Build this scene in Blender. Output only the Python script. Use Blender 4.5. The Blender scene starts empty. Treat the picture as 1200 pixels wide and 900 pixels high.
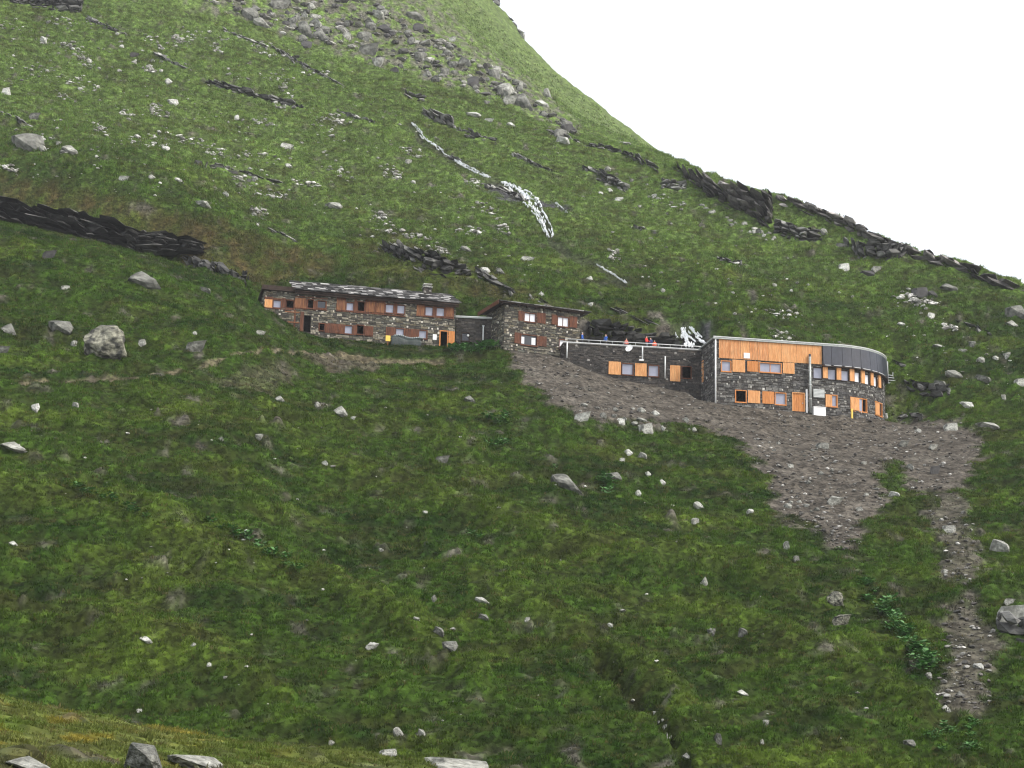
import bpy, bmesh, math, random
import numpy as np
from mathutils import Vector, Matrix

scene = bpy.context.scene
COL = scene.collection
RNG = np.random.RandomState(11)
R = math.radians

# ------------------------------------------------------------------ camera
LENS, PITCH, ROLL = 57.0, R(12.0), R(1.5)
F = LENS / 36.0 * 1200.0                       # focal length in photograph pixels (1200 x 900)
cam_data = bpy.data.cameras.new('camera')
cam_data.lens = LENS
cam_data.sensor_width = 36.0
cam_data.clip_start = 0.2
cam_data.clip_end = 6000.0
cam = bpy.data.objects.new('camera', cam_data)
COL.objects.link(cam)
CAM_ROT = Matrix.Rotation(math.pi / 2 + PITCH, 3, 'X') @ Matrix.Rotation(ROLL, 3, 'Z')
cam.matrix_world = CAM_ROT.to_4x4()
scene.camera = cam

# ------------------------------------------------------------------ sky, sun, exposure: bright overcast
world = bpy.data.worlds.new('World')
scene.world = world
world.use_nodes = True
wn, wl = world.node_tree.nodes, world.node_tree.links
wn.clear()
sky = wn.new('ShaderNodeTexSky')
sky.sky_type = 'NISHITA'
sky.sun_disc = False
sky.sun_elevation = R(46)
sky.sun_rotation = R(150)
sky.dust_density = 4.0
bg_sky = wn.new('ShaderNodeBackground')
bg_sky.inputs['Strength'].default_value = 0.06
bg_cloud = wn.new('ShaderNodeBackground')      # the even white cloud deck
bg_cloud.inputs['Color'].default_value = (0.985, 0.99, 1.0, 1)
bg_cloud.inputs['Strength'].default_value = 0.66
add_bg = wn.new('ShaderNodeAddShader')
wout = wn.new('ShaderNodeOutputWorld')
wl.new(sky.outputs[0], bg_sky.inputs['Color'])
wl.new(bg_sky.outputs[0], add_bg.inputs[0])
wl.new(bg_cloud.outputs[0], add_bg.inputs[1])
wl.new(add_bg.outputs[0], wout.inputs['Surface'])

sun_data = bpy.data.lights.new('sun', 'SUN')
sun_data.energy = 1.5
sun_data.angle = R(12)
sun_data.color = (1.0, 0.97, 0.92)
sun = bpy.data.objects.new('sun', sun_data)
COL.objects.link(sun)
_az, _el = R(62), R(46)                         # from the right, a little behind the camera
_d = Vector((math.sin(_az) * math.cos(_el), -math.cos(_az) * math.cos(_el), math.sin(_el)))
sun.rotation_euler = _d.to_track_quat('Z', 'Y').to_euler()
sky.sun_rotation = math.pi - _az

vs = scene.view_settings
vs.view_transform = 'Standard'
vs.look = 'None'
vs.exposure = 0.82
vs.gamma = 1.0
vs.use_curve_mapping = False
scene.cycles.use_denoising = True
scene.cycles.filter_width = 1.2
scene.cycles.use_adaptive_sampling = True
scene.cycles.adaptive_threshold = 0.02
scene.cycles.max_bounces = 4
scene.cycles.diffuse_bounces = 2
scene.cycles.volume_bounces = 0
scene.cycles.transparent_max_bounces = 8

# ------------------------------------------------------------------ pixel <-> world
CR = np.array(CAM_ROT)
def ray(u, v):
    """direction of a photograph pixel, scaled so that its depth (y) is 1"""
    d = CR @ np.array([(u - 600.0) / F, -(v - 450.0) / F, -1.0])
    return d / d[1]
def at(u, v, y):
    return ray(u, v) * y
def proj(p):
    """world points (n,3) -> photograph pixels"""
    q = np.asarray(p, float) @ CR
    return 600.0 + F * q[..., 0] / -q[..., 2], 450.0 - F * q[..., 1] / -q[..., 2]

HAZE_DENSITY = 0.00013

# ------------------------------------------------------------------ noise
_perm = np.random.RandomState(5).permutation(4096)
_ang = np.random.RandomState(6).rand(4096) * 2 * np.pi
_gx, _gy = np.cos(_ang), np.sin(_ang)
def perlin(x, y):
    xi = np.floor(x).astype(np.int64); yi = np.floor(y).astype(np.int64)
    xf = x - xi; yf = y - yi
    def g(ix, iy, fx, fy):
        k = _perm[(_perm[ix & 4095] + iy) & 4095]
        return _gx[k] * fx + _gy[k] * fy
    u = xf * xf * xf * (xf * (xf * 6 - 15) + 10)
    v = yf * yf * yf * (yf * (yf * 6 - 15) + 10)
    a = g(xi, yi, xf, yf); b = g(xi + 1, yi, xf - 1, yf)
    c = g(xi, yi + 1, xf, yf - 1); d = g(xi + 1, yi + 1, xf - 1, yf - 1)
    return 1.5 * ((a * (1 - u) + b * u) * (1 - v) + (c * (1 - u) + d * u) * v)
def fbm(x, y, octv=3, off=0.0):
    s = 0; a = 1.0; t = 0
    for k in range(octv):
        s = s + a * perlin(x * 2 ** k + 17.3 * k + off, y * 2 ** k - 9.1 * k + off * 1.7); t += a; a *= 0.5
    return s / t
def smooth(a, b, x):
    t = np.clip((x - a) / (b - a), 0, 1)
    return t * t * (3 - 2 * t)

# ------------------------------------------------------------------ materials
MATS = {}
def nodes_of(name):
    m = bpy.data.materials.new(name); m.use_nodes = True
    n, l = m.node_tree.nodes, m.node_tree.links
    b = n['Principled BSDF']
    MATS[name] = m
    return m, n, l, b
def mat(name, col, rough=0.85, var=0.25, scale=6.0, bump=0.0, bscale=20.0, metal=0.0, stretch=None, spec=0.3, attr=None, alt=None):
    """procedural material: a base colour (or a colour attribute) broken up by two noises, with fine bump"""
    m, n, l, b = nodes_of(name)
    tc = n.new('ShaderNodeTexCoord')
    src = tc.outputs['Object']
    if stretch:
        mp = n.new('ShaderNodeMapping'); mp.inputs['Scale'].default_value = stretch
        l.new(src, mp.inputs['Vector']); src = mp.outputs[0]
    nz = n.new('ShaderNodeTexNoise'); nz.inputs['Scale'].default_value = scale; nz.inputs['Detail'].default_value = 5
    l.new(src, nz.inputs['Vector'])
    rmp = n.new('ShaderNodeMapRange')
    rmp.inputs['From Min'].default_value = 0.3; rmp.inputs['From Max'].default_value = 0.7
    rmp.inputs['To Min'].default_value = 1 - var; rmp.inputs['To Max'].default_value = 1 + var
    l.new(nz.outputs['Fac'], rmp.inputs['Value'])
    mul = n.new('ShaderNodeVectorMath'); mul.operation = 'SCALE'
    l.new(rmp.outputs[0], mul.inputs['Scale'])
    if attr:
        a = n.new('ShaderNodeAttribute'); a.attribute_name = attr
        l.new(a.outputs['Color'], mul.inputs[0])
    elif alt:
        mx = n.new('ShaderNodeMix'); mx.data_type = 'RGBA'
        mx.inputs[6].default_value = (*col, 1); mx.inputs[7].default_value = (*alt, 1)
        n2 = n.new('ShaderNodeTexNoise'); n2.inputs['Scale'].default_value = scale * 0.35; n2.inputs['Detail'].default_value = 6
        l.new(src, n2.inputs['Vector'])
        r2 = n.new('ShaderNodeMapRange'); r2.inputs['From Min'].default_value = 0.45; r2.inputs['From Max'].default_value = 0.6
        l.new(n2.outputs['Fac'], r2.inputs['Value']); l.new(r2.outputs[0], mx.inputs[0])
        l.new(mx.outputs[2], mul.inputs[0])
    else:
        mul.inputs[0].default_value = col
    l.new(mul.outputs[0], b.inputs['Base Color'])
    b.inputs['Roughness'].default_value = rough
    b.inputs['Metallic'].default_value = metal
    b.inputs['Specular IOR Level'].default_value = spec
    if bump > 0:
        bn = n.new('ShaderNodeTexNoise'); bn.inputs['Scale'].default_value = bscale; bn.inputs['Detail'].default_value = 4
        l.new(src, bn.inputs['Vector'])
        bp = n.new('ShaderNodeBump'); bp.inputs['Strength'].default_value = bump; bp.inputs['Distance'].default_value = 0.15
        l.new(bn.outputs['Fac'], bp.inputs['Height']); l.new(bp.outputs[0], b.inputs['Normal'])
    return m

mat('terrain', (0, 0, 0), 0.95, 0.45, 1.3, 0.7, 3.5, spec=0.05, attr='tcol')
# coarse grain on the ground: gravel, soil and matted turf
_m = MATS['terrain']; n, l = _m.node_tree.nodes, _m.node_tree.links; b = n['Principled BSDF']
_src = b.inputs['Base Color'].links[0].from_socket
_tc = n.new('ShaderNodeTexCoord'); _vo = n.new('ShaderNodeTexVoronoi'); _vo.inputs['Scale'].default_value = 3.6
l.new(_tc.outputs['Object'], _vo.inputs['Vector'])
_sp = n.new('ShaderNodeSeparateColor'); l.new(_vo.outputs['Color'], _sp.inputs[0])
_mr = n.new('ShaderNodeMapRange'); _mr.inputs['To Min'].default_value = 0.5; _mr.inputs['To Max'].default_value = 1.5
l.new(_sp.outputs[0], _mr.inputs['Value'])
_mu = n.new('ShaderNodeVectorMath'); _mu.operation = 'SCALE'; l.new(_src, _mu.inputs[0]); l.new(_mr.outputs[0], _mu.inputs['Scale'])
l.new(_mu.outputs[0], b.inputs['Base Color'])
mat('rock_pale', (0.31, 0.31, 0.275), 0.9, 0.45, 7.0, 0.8, 8.0, alt=(0.16, 0.16, 0.14), spec=0.2)
mat('rock_white', (0.46, 0.46, 0.42), 0.9, 0.4, 7.0, 0.7, 8.0, alt=(0.26, 0.26, 0.235), spec=0.2)
mat('rock_grey', (0.165, 0.165, 0.145), 0.9, 0.5, 6.0, 0.9, 7.0, alt=(0.075, 0.077, 0.068), spec=0.2)
mat('rock_lichen', (0.205, 0.20, 0.155), 0.92, 0.6, 14.0, 0.9, 9.0, alt=(0.05, 0.05, 0.045), spec=0.15)
mat('rock_dark', (0.075, 0.072, 0.07), 0.85, 0.5, 1.5, 0.7, 2.5, alt=(0.035, 0.034, 0.033), spec=0.3)
mat('rock_strata', (0, 0, 0), 0.85, 0.5, 0.8, 0.7, 2.0, stretch=(1, 1, 3), attr='bcol', spec=0.25)
mat('stones', (0, 0, 0), 0.9, 0.4, 3.0, 0.5, 6.0, attr='bcol', spec=0.2)
mat('mortar', (0.055, 0.05, 0.045), 0.95, 0.4, 4.0, 0.5, 12)
mat('wood_new', (0.60, 0.275, 0.10), 0.6, 0.22, 3.0, 0.2, 9, stretch=(5, 5, 0.5), alt=(0.66, 0.34, 0.14))
mat('wood_panel_light', (0.64, 0.335, 0.145), 0.6, 0.25, 3.0, 0.2, 9, stretch=(5, 5, 0.5), alt=(0.54, 0.25, 0.09))
mat('wood_panel_worn', (0.52, 0.22, 0.08), 0.65, 0.3, 3.0, 0.2, 9, stretch=(5, 5, 0.5), alt=(0.60, 0.30, 0.13))
mat('wood_door', (0.50, 0.19, 0.05), 0.6, 0.22, 3.0, 0.2, 9, stretch=(5, 5, 0.5), alt=(0.56, 0.23, 0.07))
mat('wood_brown', (0.22, 0.095, 0.04), 0.75, 0.35, 3.0, 0.2, 9, stretch=(5, 5, 0.5), alt=(0.15, 0.06, 0.03))
mat('wood_red', (0.125, 0.046, 0.022), 0.75, 0.35, 3.0, 0.2, 9, stretch=(5, 5, 0.5), alt=(0.08, 0.03, 0.016))
mat('wood_dark', (0.035, 0.022, 0.016), 0.85, 0.4, 3.0, 0.2, 9)
mat('panel_dark', (0.030, 0.033, 0.045), 0.35, 0.2, 2.0, spec=0.5)
mat('metal_pale', (0.62, 0.63, 0.62), 0.5, 0.12, 2.0, spec=0.5)
mat('metal_grey', (0.33, 0.35, 0.33), 0.45, 0.2, 3.0, spec=0.5, metal=0.4)
mat('paint_white', (0.80, 0.80, 0.78), 0.6, 0.06, 2.0)
mat('pane', (0.27, 0.28, 0.35), 0.12, 0.12, 1.0, spec=0.6)
mat('pane_white', (0.70, 0.71, 0.74), 0.2, 0.05, 1.0, spec=0.5)
mat('pane_dark', (0.02, 0.022, 0.028), 0.1, 0.2, 1.0, spec=0.6)
mat('interior', (0.06, 0.05, 0.045), 0.9, 0.2, 1.0)
mat('sign_yellow', (0.75, 0.52, 0.10), 0.5, 0.05, 2.0)
mat('tarp', (0.025, 0.035, 0.032), 0.4, 0.3, 3.0, 0.3, 6)
mat('tarp_light', (0.28, 0.33, 0.33), 0.4, 0.2, 3.0)
mat('concrete', (0.30, 0.29, 0.27), 0.9, 0.2, 2.0, 0.3, 10)
mat('leaf', (0.05, 0.15, 0.025), 0.55, 0.4, 1.5, spec=0.4, alt=(0.08, 0.20, 0.035))
mat('water', (0.85, 0.87, 0.88), 0.35, 0.15, 2.2, 0.5, 5, spec=0.5, alt=(0.66, 0.69, 0.71))
mat('wet_rock', (0.05, 0.05, 0.055), 0.35, 0.4, 1.5, 0.5, 3, spec=0.5, alt=(0.11, 0.11, 0.115))

# grass blades: colour comes from the ground they stand on
m, n, l, b = nodes_of('grass_blade')
a = n.new('ShaderNodeAttribute'); a.attribute_type = 'INSTANCER'; a.attribute_name = 'tcol'
tr = n.new('ShaderNodeBsdfTranslucent')
ad = n.new('ShaderNodeMixShader'); ad.inputs[0].default_value = 0.3
l.new(a.outputs['Color'], b.inputs['Base Color']); l.new(a.outputs['Color'], tr.inputs['Color'])
b.inputs['Roughness'].default_value = 0.7; b.inputs['Specular IOR Level'].default_value = 0.15
l.new(b.outputs[0], ad.inputs[1]); l.new(tr.outputs[0], ad.inputs[2])
l.new(ad.outputs[0], n['Material Output'].inputs['Surface'])

# ------------------------------------------------------------------ object helpers
def tag(o, label=None, cat=None, group=None, kind=None):
    if label: o['label'] = label
    if cat: o['category'] = cat
    if group: o['group'] = group
    if kind: o['kind'] = kind
    return o
def empty(name, loc, label=None, cat=None, group=None):
    o = bpy.data.objects.new(name, None); o.empty_display_size = 0.3
    COL.objects.link(o); o.location = [float(c) for c in loc]
    return tag(o, label, cat, group)
def root_loc(o):
    p = np.zeros(3)
    while o is not None:
        p = p + np.array(o.location); o = o.parent
    return p
def mesh_data(name, verts, faces, material, colors=None, flat=True):
    me = bpy.data.meshes.new(name)
    me.from_pydata([tuple(map(float, v)) for v in verts], [], [tuple(map(int, f)) for f in faces])
    if material: me.materials.append(MATS[material])
    if colors is not None:
        at_ = me.color_attributes.new('bcol', 'FLOAT_COLOR', 'POINT')
        c = np.ones((len(verts), 4), np.float32); c[:, :3] = colors
        at_.data.foreach_set('color', c.ravel())
    if not flat:
        me.polygons.foreach_set('use_smooth', [True] * len(me.polygons))
    me.update()
    return me
def obj(name, verts, faces, material, parent=None, colors=None, flat=True):
    """world-space vertices -> a linked mesh object, parented without moving"""
    v = np.asarray(verts, float)
    if parent is not None: v = v - root_loc(parent)
    me = mesh_data(name, v, faces, material, colors, flat)
    o = bpy.data.objects.new(name, me); COL.objects.link(o)
    if parent is not None: o.parent = parent
    return o
BOXF = [(0, 1, 3, 2), (4, 6, 7, 5), (0, 4, 5, 1), (2, 3, 7, 6), (0, 2, 6, 4), (1, 5, 7, 3)]
class MB:
    """collects boxes / tubes into one mesh"""
    def __init__(s): s.v = []; s.f = []; s.c = []
    def add(s, verts, faces, col=None):
        k = len(s.v); s.v += [tuple(x) for x in verts]; s.f += [tuple(i + k for i in f) for f in faces]
        if col is not None: s.c += [col] * len(verts)
        return s
    def hexa(s, v8, col=None): return s.add(v8, BOXF, col)
    def tube(s, a, b, ra, rb=None, n=8, col=None):
        rb = ra if rb is None else rb
        a = np.array(a, float); b = np.array(b, float); d = b - a; d = d / np.linalg.norm(d)
        h = np.array([0, 0, 1.0]) if abs(d[2]) < 0.9 else np.array([1.0, 0, 0])
        p = np.cross(d, h); p /= np.linalg.norm(p); q = np.cross(d, p)
        vs_ = []
        for c, r_ in ((a, ra), (b, rb)):
            for k in range(n):
                t = 2 * np.pi * k / n; vs_.append(c + r_ * (math.cos(t) * p + math.sin(t) * q))
        fs = [(k, (k + 1) % n, n + (k + 1) % n, n + k) for k in range(n)] + [tuple(range(n - 1, -1, -1)), tuple(range(n, 2 * n))]
        return s.add(vs_, fs, col)
    def build(s, name, material, parent=None, flat=True):
        return obj(name, s.v, s.f, material, parent, np.array(s.c) if s.c else None, flat)
# ------------------------------------------------------------------ facades: where the buildings stand
class Path:
    """a wall line seen from above: straight from p0, then (optionally) an arc turning away from the viewer"""
    def __init__(s, p0, e, s1=1e9, rad=1.0, smin=-30.0, smax=60.0):
        s.p0 = np.array(p0[:2], float); s.e = np.array(e, float); s.n = np.array([-s.e[1], s.e[0]])
        s.s1, s.rad, s.smin, s.smax = s1, rad, smin, smax
    def frame(s, q):
        if q <= s.s1: return s.p0 + s.e * q, s.e, -s.n
        a = (q - s.s1) / s.rad
        c = s.p0 + s.e * s.s1 + s.n * s.rad
        out = math.sin(a) * s.e - math.cos(a) * s.n
        return c + s.rad * out, math.cos(a) * s.e + math.sin(a) * s.n, out
    def pt(s, q, w, z):
        p, _, o = s.frame(q)
        return np.array([*(p + o * w), z])
    def pix(s, u, v):
        """photograph pixel -> (distance along the wall, height)"""
        qs = np.linspace(s.smin, s.smax, 400)
        P = np.array([s.pt(q, 0, 0) for q in qs]); z = np.zeros(len(qs)) + P[0][1] * 0.22
        for _ in range(4):
            P[:, 2] = z
            U, V = proj(P)
            k = int(np.argmax(U)) + 1
            q = np.interp(u, U[:k], qs[:k])
            y = s.pt(q, 0, 0)[1]
            zz = ray(u, v)[2] * y
            z = np.zeros(len(qs)) + zz
        return float(q), float(zz)
    def rect(s, u0, v0, u1, v1):
        um = (u0 + u1) / 2
        q0, _ = s.pix(u0, (v0 + v1) / 2); q1, _ = s.pix(u1, (v0 + v1) / 2)
        _, z1 = s.pix(um, v0); _, z0 = s.pix(um, v1)
        return q0, q1, z0, z1
def make_path(u, v, y, yaw, **k):
    p = at(u, v, y)
    return Path(p, (math.cos(R(yaw)), math.sin(R(yaw))), **k)

HUT = make_path(533, 406, 198.0, 13.0, smin=-30, smax=6)
LINK = make_path(533, 406, 199.2, 4.0, smin=-4, smax=12)
HUT2 = make_path(590, 409, 195.5, 22.0, smin=-4, smax=14)
TERR = make_path(660, 421, 196.0, 7.5, smin=-4, smax=24)
NEWB = make_path(838, 470, 192.5, 9.5, s1=15.6, rad=9.2, smin=-5, smax=15.6 + 9.2 * 1.35)

BASES = [   # wall, ground contact line in the photograph, depth of the building behind it
    (HUT, [(300, 354), (308, 362), (330, 376), (345, 389), (375, 395), (450, 403), (540, 407)], 7.0),
    (LINK, [(533, 407), (590, 411)], 5.0),
    (HUT2, [(588, 410), (640, 415), (682, 424)], 6.5),
    (TERR, [(655, 418), (665, 423), (690, 433), (713, 441.5), (770, 452), (830, 464)], 8.0),
    (NEWB, [(826, 469), (838, 471), (862, 475), (930, 482), (965, 486), (1000, 489), (1036, 492)], 9.0),
]
BASE_SZ = []
for pth, cl, dep in BASES:
    BASE_SZ.append(np.array([pth.pix(u, v) for u, v in cl]))

# ------------------------------------------------------------------ terrain: control points (photograph pixel + distance) -> smooth height field
ctrl = []
def C(u, v, y): ctrl.append(at(u, v, y))
def CX(p): ctrl.append(np.array(p, float))
# lower slope, from the valley side up to the huts
feet = [(-350, 180, 205), (-150, 232, 203), (0, 271, 200), (80, 287, 200), (150, 304, 199), (230, 321, 198), (290, 334, 197)]
for (pth, cl, dep), sz in zip(BASES, BASE_SZ):
    for (u, v), (s_, z_) in list(zip(cl, sz))[::2]:
        if u < 340: continue
        ctrl.append(pth.pt(s_, 1.5, z_ - 0.4))
feet2 = [(345, 389, 193), (450, 403, 195), (560, 410, 194), (665, 423, 193), (770, 452, 194), (862, 475, 191), (1000, 489, 190), (1090, 492, 195), (1200, 478, 196), (1400, 520, 190)]
for k, (u, v, y) in enumerate(feet + feet2):
    if k < len(feet) or u > 1050: C(u, v, y)
    top = at(u, v, y)
    low = at(u, 905, 92)
    for f_, sag in ((0.0, 0), (0.25, -0.4), (0.5, -0.3), (0.75, 0.2)):
        if k < len(feet): sag = (0, 0.2, 0.5, 0.8)[(0.0, 0.25, 0.5, 0.75).index(f_)]
        p = low * (1 - f_) + top * f_
        x = top[0] / top[1] * p[1]
        CX((x, p[1], p[2] + sag))
# hidden gully behind the left-hand shoulder, then the upper slope
for u, v, y in feet[:5]:
    p = at(u, v, y); CX((p[0] * 1.035, p[1] + 7, p[2] - 4.0))
for u, v, y in [(-350, 130, 222), (-150, 175, 222), (0, 226, 217), (50, 233, 216), (100, 241, 215), (150, 254, 213), (230, 280, 210), (300, 322, 208),
                (-300, 0, 270), (-300, -150, 330), (0, 110, 252), (0, 0, 292), (0, -120, 345), (150, 130, 256), (150, 0, 304), (150, -120, 355),
                (300, 230, 236), (300, 130, 270), (300, 30, 312), (300, -80, 360), (400, 300, 218),
                (450, 285, 222), (500, 327, 209), (560, 325, 213), (450, 160, 270), (450, 60, 318), (600, 345, 207), (600, 250, 240), (600, 160, 280), (560, 90, 315),
                (680, 372, 206), (740, 384, 206), (800, 388, 206), (720, 300, 228), (720, 220, 262), (850, 385, 206), (850, 300, 233), (800, 250, 253), (950, 395, 207), (950, 320, 230),
                (1050, 470, 203), (1060, 410, 209), (1050, 340, 226), (1130, 440, 203), (1130, 370, 217), (1200, 420, 206), (1200, 370, 217), (1350, 420, 203), (1350, 400, 215),
                (870, 254, 250), (960, 287, 239), (1040, 306, 234), (1130, 325, 229), (1200, 348, 224), (1350, 405, 216),
                (905, 233, 256), (980, 264, 247), (1050, 289, 240), (1120, 308, 235), (1200, 338, 229), (1350, 398, 221),
                (810, 206, 270), (760, 184, 282), (700, 164, 296), (640, 128, 313), (560, 45, 352), (480, -30, 380)]:
    C(u, v, y)
# behind the near crest: a shelf, then the more distant spur against the sky
for u, v, y in [(640, 110, 365), (700, 155, 350), (580, 40, 405), (760, 182, 340), (500, -60, 440),
                (540, -30, 505), (580, 5, 490), (618, 50, 478), (650, 86, 470), (700, 125, 455), (750, 160, 440), (795, 195, 430), (850, 240, 420), (930, 290, 410)]:
    C(u, v, y)
for x, y, z in [(-500, 560, 300), (-250, 540, 270), (400, 900, -20), (700, 600, -20), (600, 300, 0)]: CX((x, y, z))
# near ground: the knoll the photograph is taken from, and the dip beyond it
for x, y, z in [(0, 2, -1.7), (-8, 3, -1.4), (8, 3, -2.4), (-40, 5, -0.5), (40, 5, -6), (0, 25, -2.6), (9, 25, -4.2), (25, 25, -7), (10, 60, -9), (30, 60, -9), (-10, 62, -6), (-30, 62, -4)]: CX((x, y, z))
for u, v, y in [(-200, 790, 34), (0, 822, 33), (100, 845, 33), (200, 868, 33), (280, 884, 34), (400, 896, 35), (520, 900, 36), (640, 912, 38), (800, 960, 40)]: C(u, v, y)
for u, v, y in [(0, 890, 20), (200, 910, 20)]: C(u, v, y)
ctrl = np.array(ctrl)
_s = 100.0
def _tps_k(d2): return np.where(d2 > 1e-12, d2 * np.log(np.maximum(d2, 1e-12)), 0.0)
X0 = ctrl[:, :2] / _s
n_ = len(X0)
_d2 = ((X0[:, None, :] - X0[None, :, :]) ** 2).sum(-1)
A_ = np.zeros((n_ + 3, n_ + 3)); A_[:n_, :n_] = _tps_k(_d2) + np.eye(n_) * 2e-4
A_[:n_, n_] = 1; A_[:n_, n_ + 1:] = X0; A_[n_:, :n_] = A_[:n_, n_:].T
w_ = np.linalg.solve(A_, np.concatenate([ctrl[:, 2], np.zeros(3)]))
def base_height(x, y):
    out = w_[n_] + w_[n_ + 1] * x / _s + w_[n_ + 2] * y / _s
    for k in range(n_):
        out = out + w_[k] * _tps_k((x / _s - X0[k, 0]) ** 2 + (y / _s - X0[k, 1]) ** 2)
    return out

tf = np.linspace(-0.37, 0.37, 1020)
_ext = 0.37 + np.cumsum(0.0012 * 1.16 ** np.arange(1, 33))
TT = np.concatenate([-_ext[::-1], tf, _ext])
def _rows(a, b, st): return list(np.arange(a, b, st))
YY = np.array(_rows(1.5, 20, 0.35) + _rows(20, 42, 0.13) + _rows(42, 86, 1.2) + _rows(86, 200, 0.30) + _rows(200, 300, 0.42) + _rows(300, 400, 0.8) + _rows(400, 520, 1.0) + list(520 * 1.05 ** np.arange(0, 25)))
NT, NY = len(TT), len(YY)
GY, GT = np.meshgrid(YY, TT, indexing='ij')
GX = GT * GY
H = base_height(GX, GY)
# the skyline: a near crest on the right, a more distant spur on the left; the ground falls away behind both
SKY = np.array([(-600, -420, 470), (0, -330, 470), (300, -220, 480), (440, -130, 490), (520, -62, 495), (560, -20, 492), (580, 3, 488), (618, 52, 478), (650, 86, 470), (700, 125, 455), (750, 160, 440), (788, 187, 430),
                (812, 197, 274), (850, 212, 264), (905, 226, 256), (960, 245, 250), (1000, 260, 246), (1050, 285, 240), (1100, 299, 237), (1150, 316, 233), (1200, 337, 229), (1350, 400, 220), (1700, 520, 205)], float)
_sp = np.array([at(*r_) for r_ in SKY])
_ts = _sp[:, 0] / _sp[:, 1]
yc = np.interp(GT, _ts, _sp[:, 1]); ec = np.interp(GT, _ts, _sp[:, 2] / _sp[:, 1])
_cl = ec * GY                                   # the sight line over the crest
H = np.where(GY > yc - 12, np.minimum(H, _cl + 0.0), H)
H = np.where(GY < yc, np.minimum(H, _cl), H)
_edge = smooth(-2.5, 0, GY - yc) * (GY <= yc)
H = H * (1 - _edge) + _cl * _edge
H = np.where(GY > yc, ec * yc - 0.12 * (GY - yc) - 0.0022 * np.minimum(GY - yc, 150) ** 2, H)
# the gully behind the left-hand shoulder
_fc = np.array([at(*r_) for r_ in feet]); _ft = _fc[:, 0] / _fc[:, 1]
ycr = np.interp(GT, _ft, _fc[:, 1]); zcr = np.interp(GT, _ft, _fc[:, 2])
_gl = 1 - smooth(_ft[3], _ft[5], GT)
_dd = GY - ycr
_sl = zcr / ycr * GY - 0.012 * np.maximum(-_dd, 0)
H = np.where(_dd < 0, H * (1 - _gl) + np.minimum(H, _sl) * _gl, H)
H = H - _gl * 6.5 * smooth(0.5, 4.0, _dd) * (1 - smooth(9, 15, _dd))
_up = np.maximum(zcr + 0.02 - H, 0) * _gl * smooth(-14, 0, _dd) * (1 - smooth(0.2, 1.5, _dd))
H = H + _up
# steps for the buildings
KEEP = np.ones_like(H)                        # where rough relief may act
INSIDE = np.zeros_like(H, bool)
for (pth, cl, dep), sz in zip(BASES, BASE_SZ):
    sel = (np.abs(GY - 198) < 26) & (np.abs(GT) < 0.36)
    px, py = GX[sel], GY[sel]
    rel = np.stack([px - pth.p0[0], py - pth.p0[1]], -1)
    q = rel @ pth.e; w = -(rel @ pth.n)
    if pth.s1 < 1e8:                          # the curved end: measure along the arc
        c = pth.p0 + pth.e * pth.s1 + pth.n * pth.rad
        d = np.stack([px - c[0], py - c[1]], -1); a_, b_ = d @ pth.e, -(d @ pth.n)
        cur = a_ > 0
        q = np.where(cur, pth.s1 + pth.rad * np.arctan2(a_, np.maximum(b_, -50)), q)
        w = np.where(cur, np.hypot(a_, b_) - pth.rad, w)
    o_ = np.argsort(sz[:, 0])
    tgt = np.interp(q, sz[o_, 0], sz[o_, 1])
    lo, hi = sz[:, 0].min(), sz[:, 0].max()
    along = smooth(lo - 1.5, lo - 0.2, q) * (1 - smooth(hi + 0.2, hi + 1.5, q))
    wt = along * (1 - smooth(0.8, 6.0, w)) * smooth(-dep - 0.6, -dep, w)
    h = H[sel]
    tgt2 = tgt - 0.08 - 0.32 * np.maximum(w, 0) - 0.25 * (w < -0.25)
    H[sel] = h * (1 - wt) + tgt2 * wt
    k_ = KEEP[sel]; KEEP[sel] = np.minimum(k_, 1 - wt)
    i_ = INSIDE[sel]; INSIDE[sel] = i_ | ((w < -0.1) & (w > -dep) & (q > lo) & (q < hi))

# masks that follow shapes seen in the photograph, carried by the ground itself
PU, PV = proj(np.stack([GX, GY, H], -1))
n_a = fbm(GX / 9, GY / 9, 4, 3.1); n_b = fbm(GX / 2.3, GY / 2.3, 3, 8.7); n_c = fbm(GX / 30, GY / 30, 3, 1.3)
WU, WV = PU + 16 * n_b + 12 * n_a, PV + 12 * fbm(GX / 2.3, GY / 2.3, 4, 20.0) + 8 * n_a
def poly_mask(poly, u=None, v=None, ymin=0, ymax=1e9):
    u = WU if u is None else u; v = WV if v is None else v
    inside = np.zeros(u.shape, bool); n = len(poly)
    for i in range(n):
        (x1, y1), (x2, y2) = poly[i], poly[(i + 1) % n]
        if y1 == y2: continue
        c = ((y1 > v) != (y2 > v)) & (u < (x2 - x1) * (v - y1) / (y2 - y1) + x1)
        inside ^= c
    return inside & (GY > ymin) & (GY < ymax)
def blur(m, k=2):
    m = m.astype(float)
    for _ in range(k):
        m[1:-1] = (m[:-2] + 2 * m[1:-1] + m[2:]) / 4
        m[:, 1:-1] = (m[:, :-2] + 2 * m[:, 1:-1] + m[:, 2:]) / 4
    return m
def line_mask(pts, width, ymin=60, ymax=400, warp=0.35):
    d = np.full(H.shape, 1e9)
    uu, vv = PU + warp * (WU - PU), PV + warp * (WV - PV)
    for (a, b), (c, e) in zip(pts[:-1], pts[1:]):
        L = (c - a) ** 2 + (e - b) ** 2
        t = np.clip(((uu - a) * (c - a) + (vv - b) * (e - b)) / L, 0, 1)
        d = np.minimum(d, np.hypot(uu - a - t * (c - a), (vv - b - t * (e - b))))
    return (1 - smooth(width * 0.5, width * 1.3, d)) * ((GY > ymin) & (GY < ymax))
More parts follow.
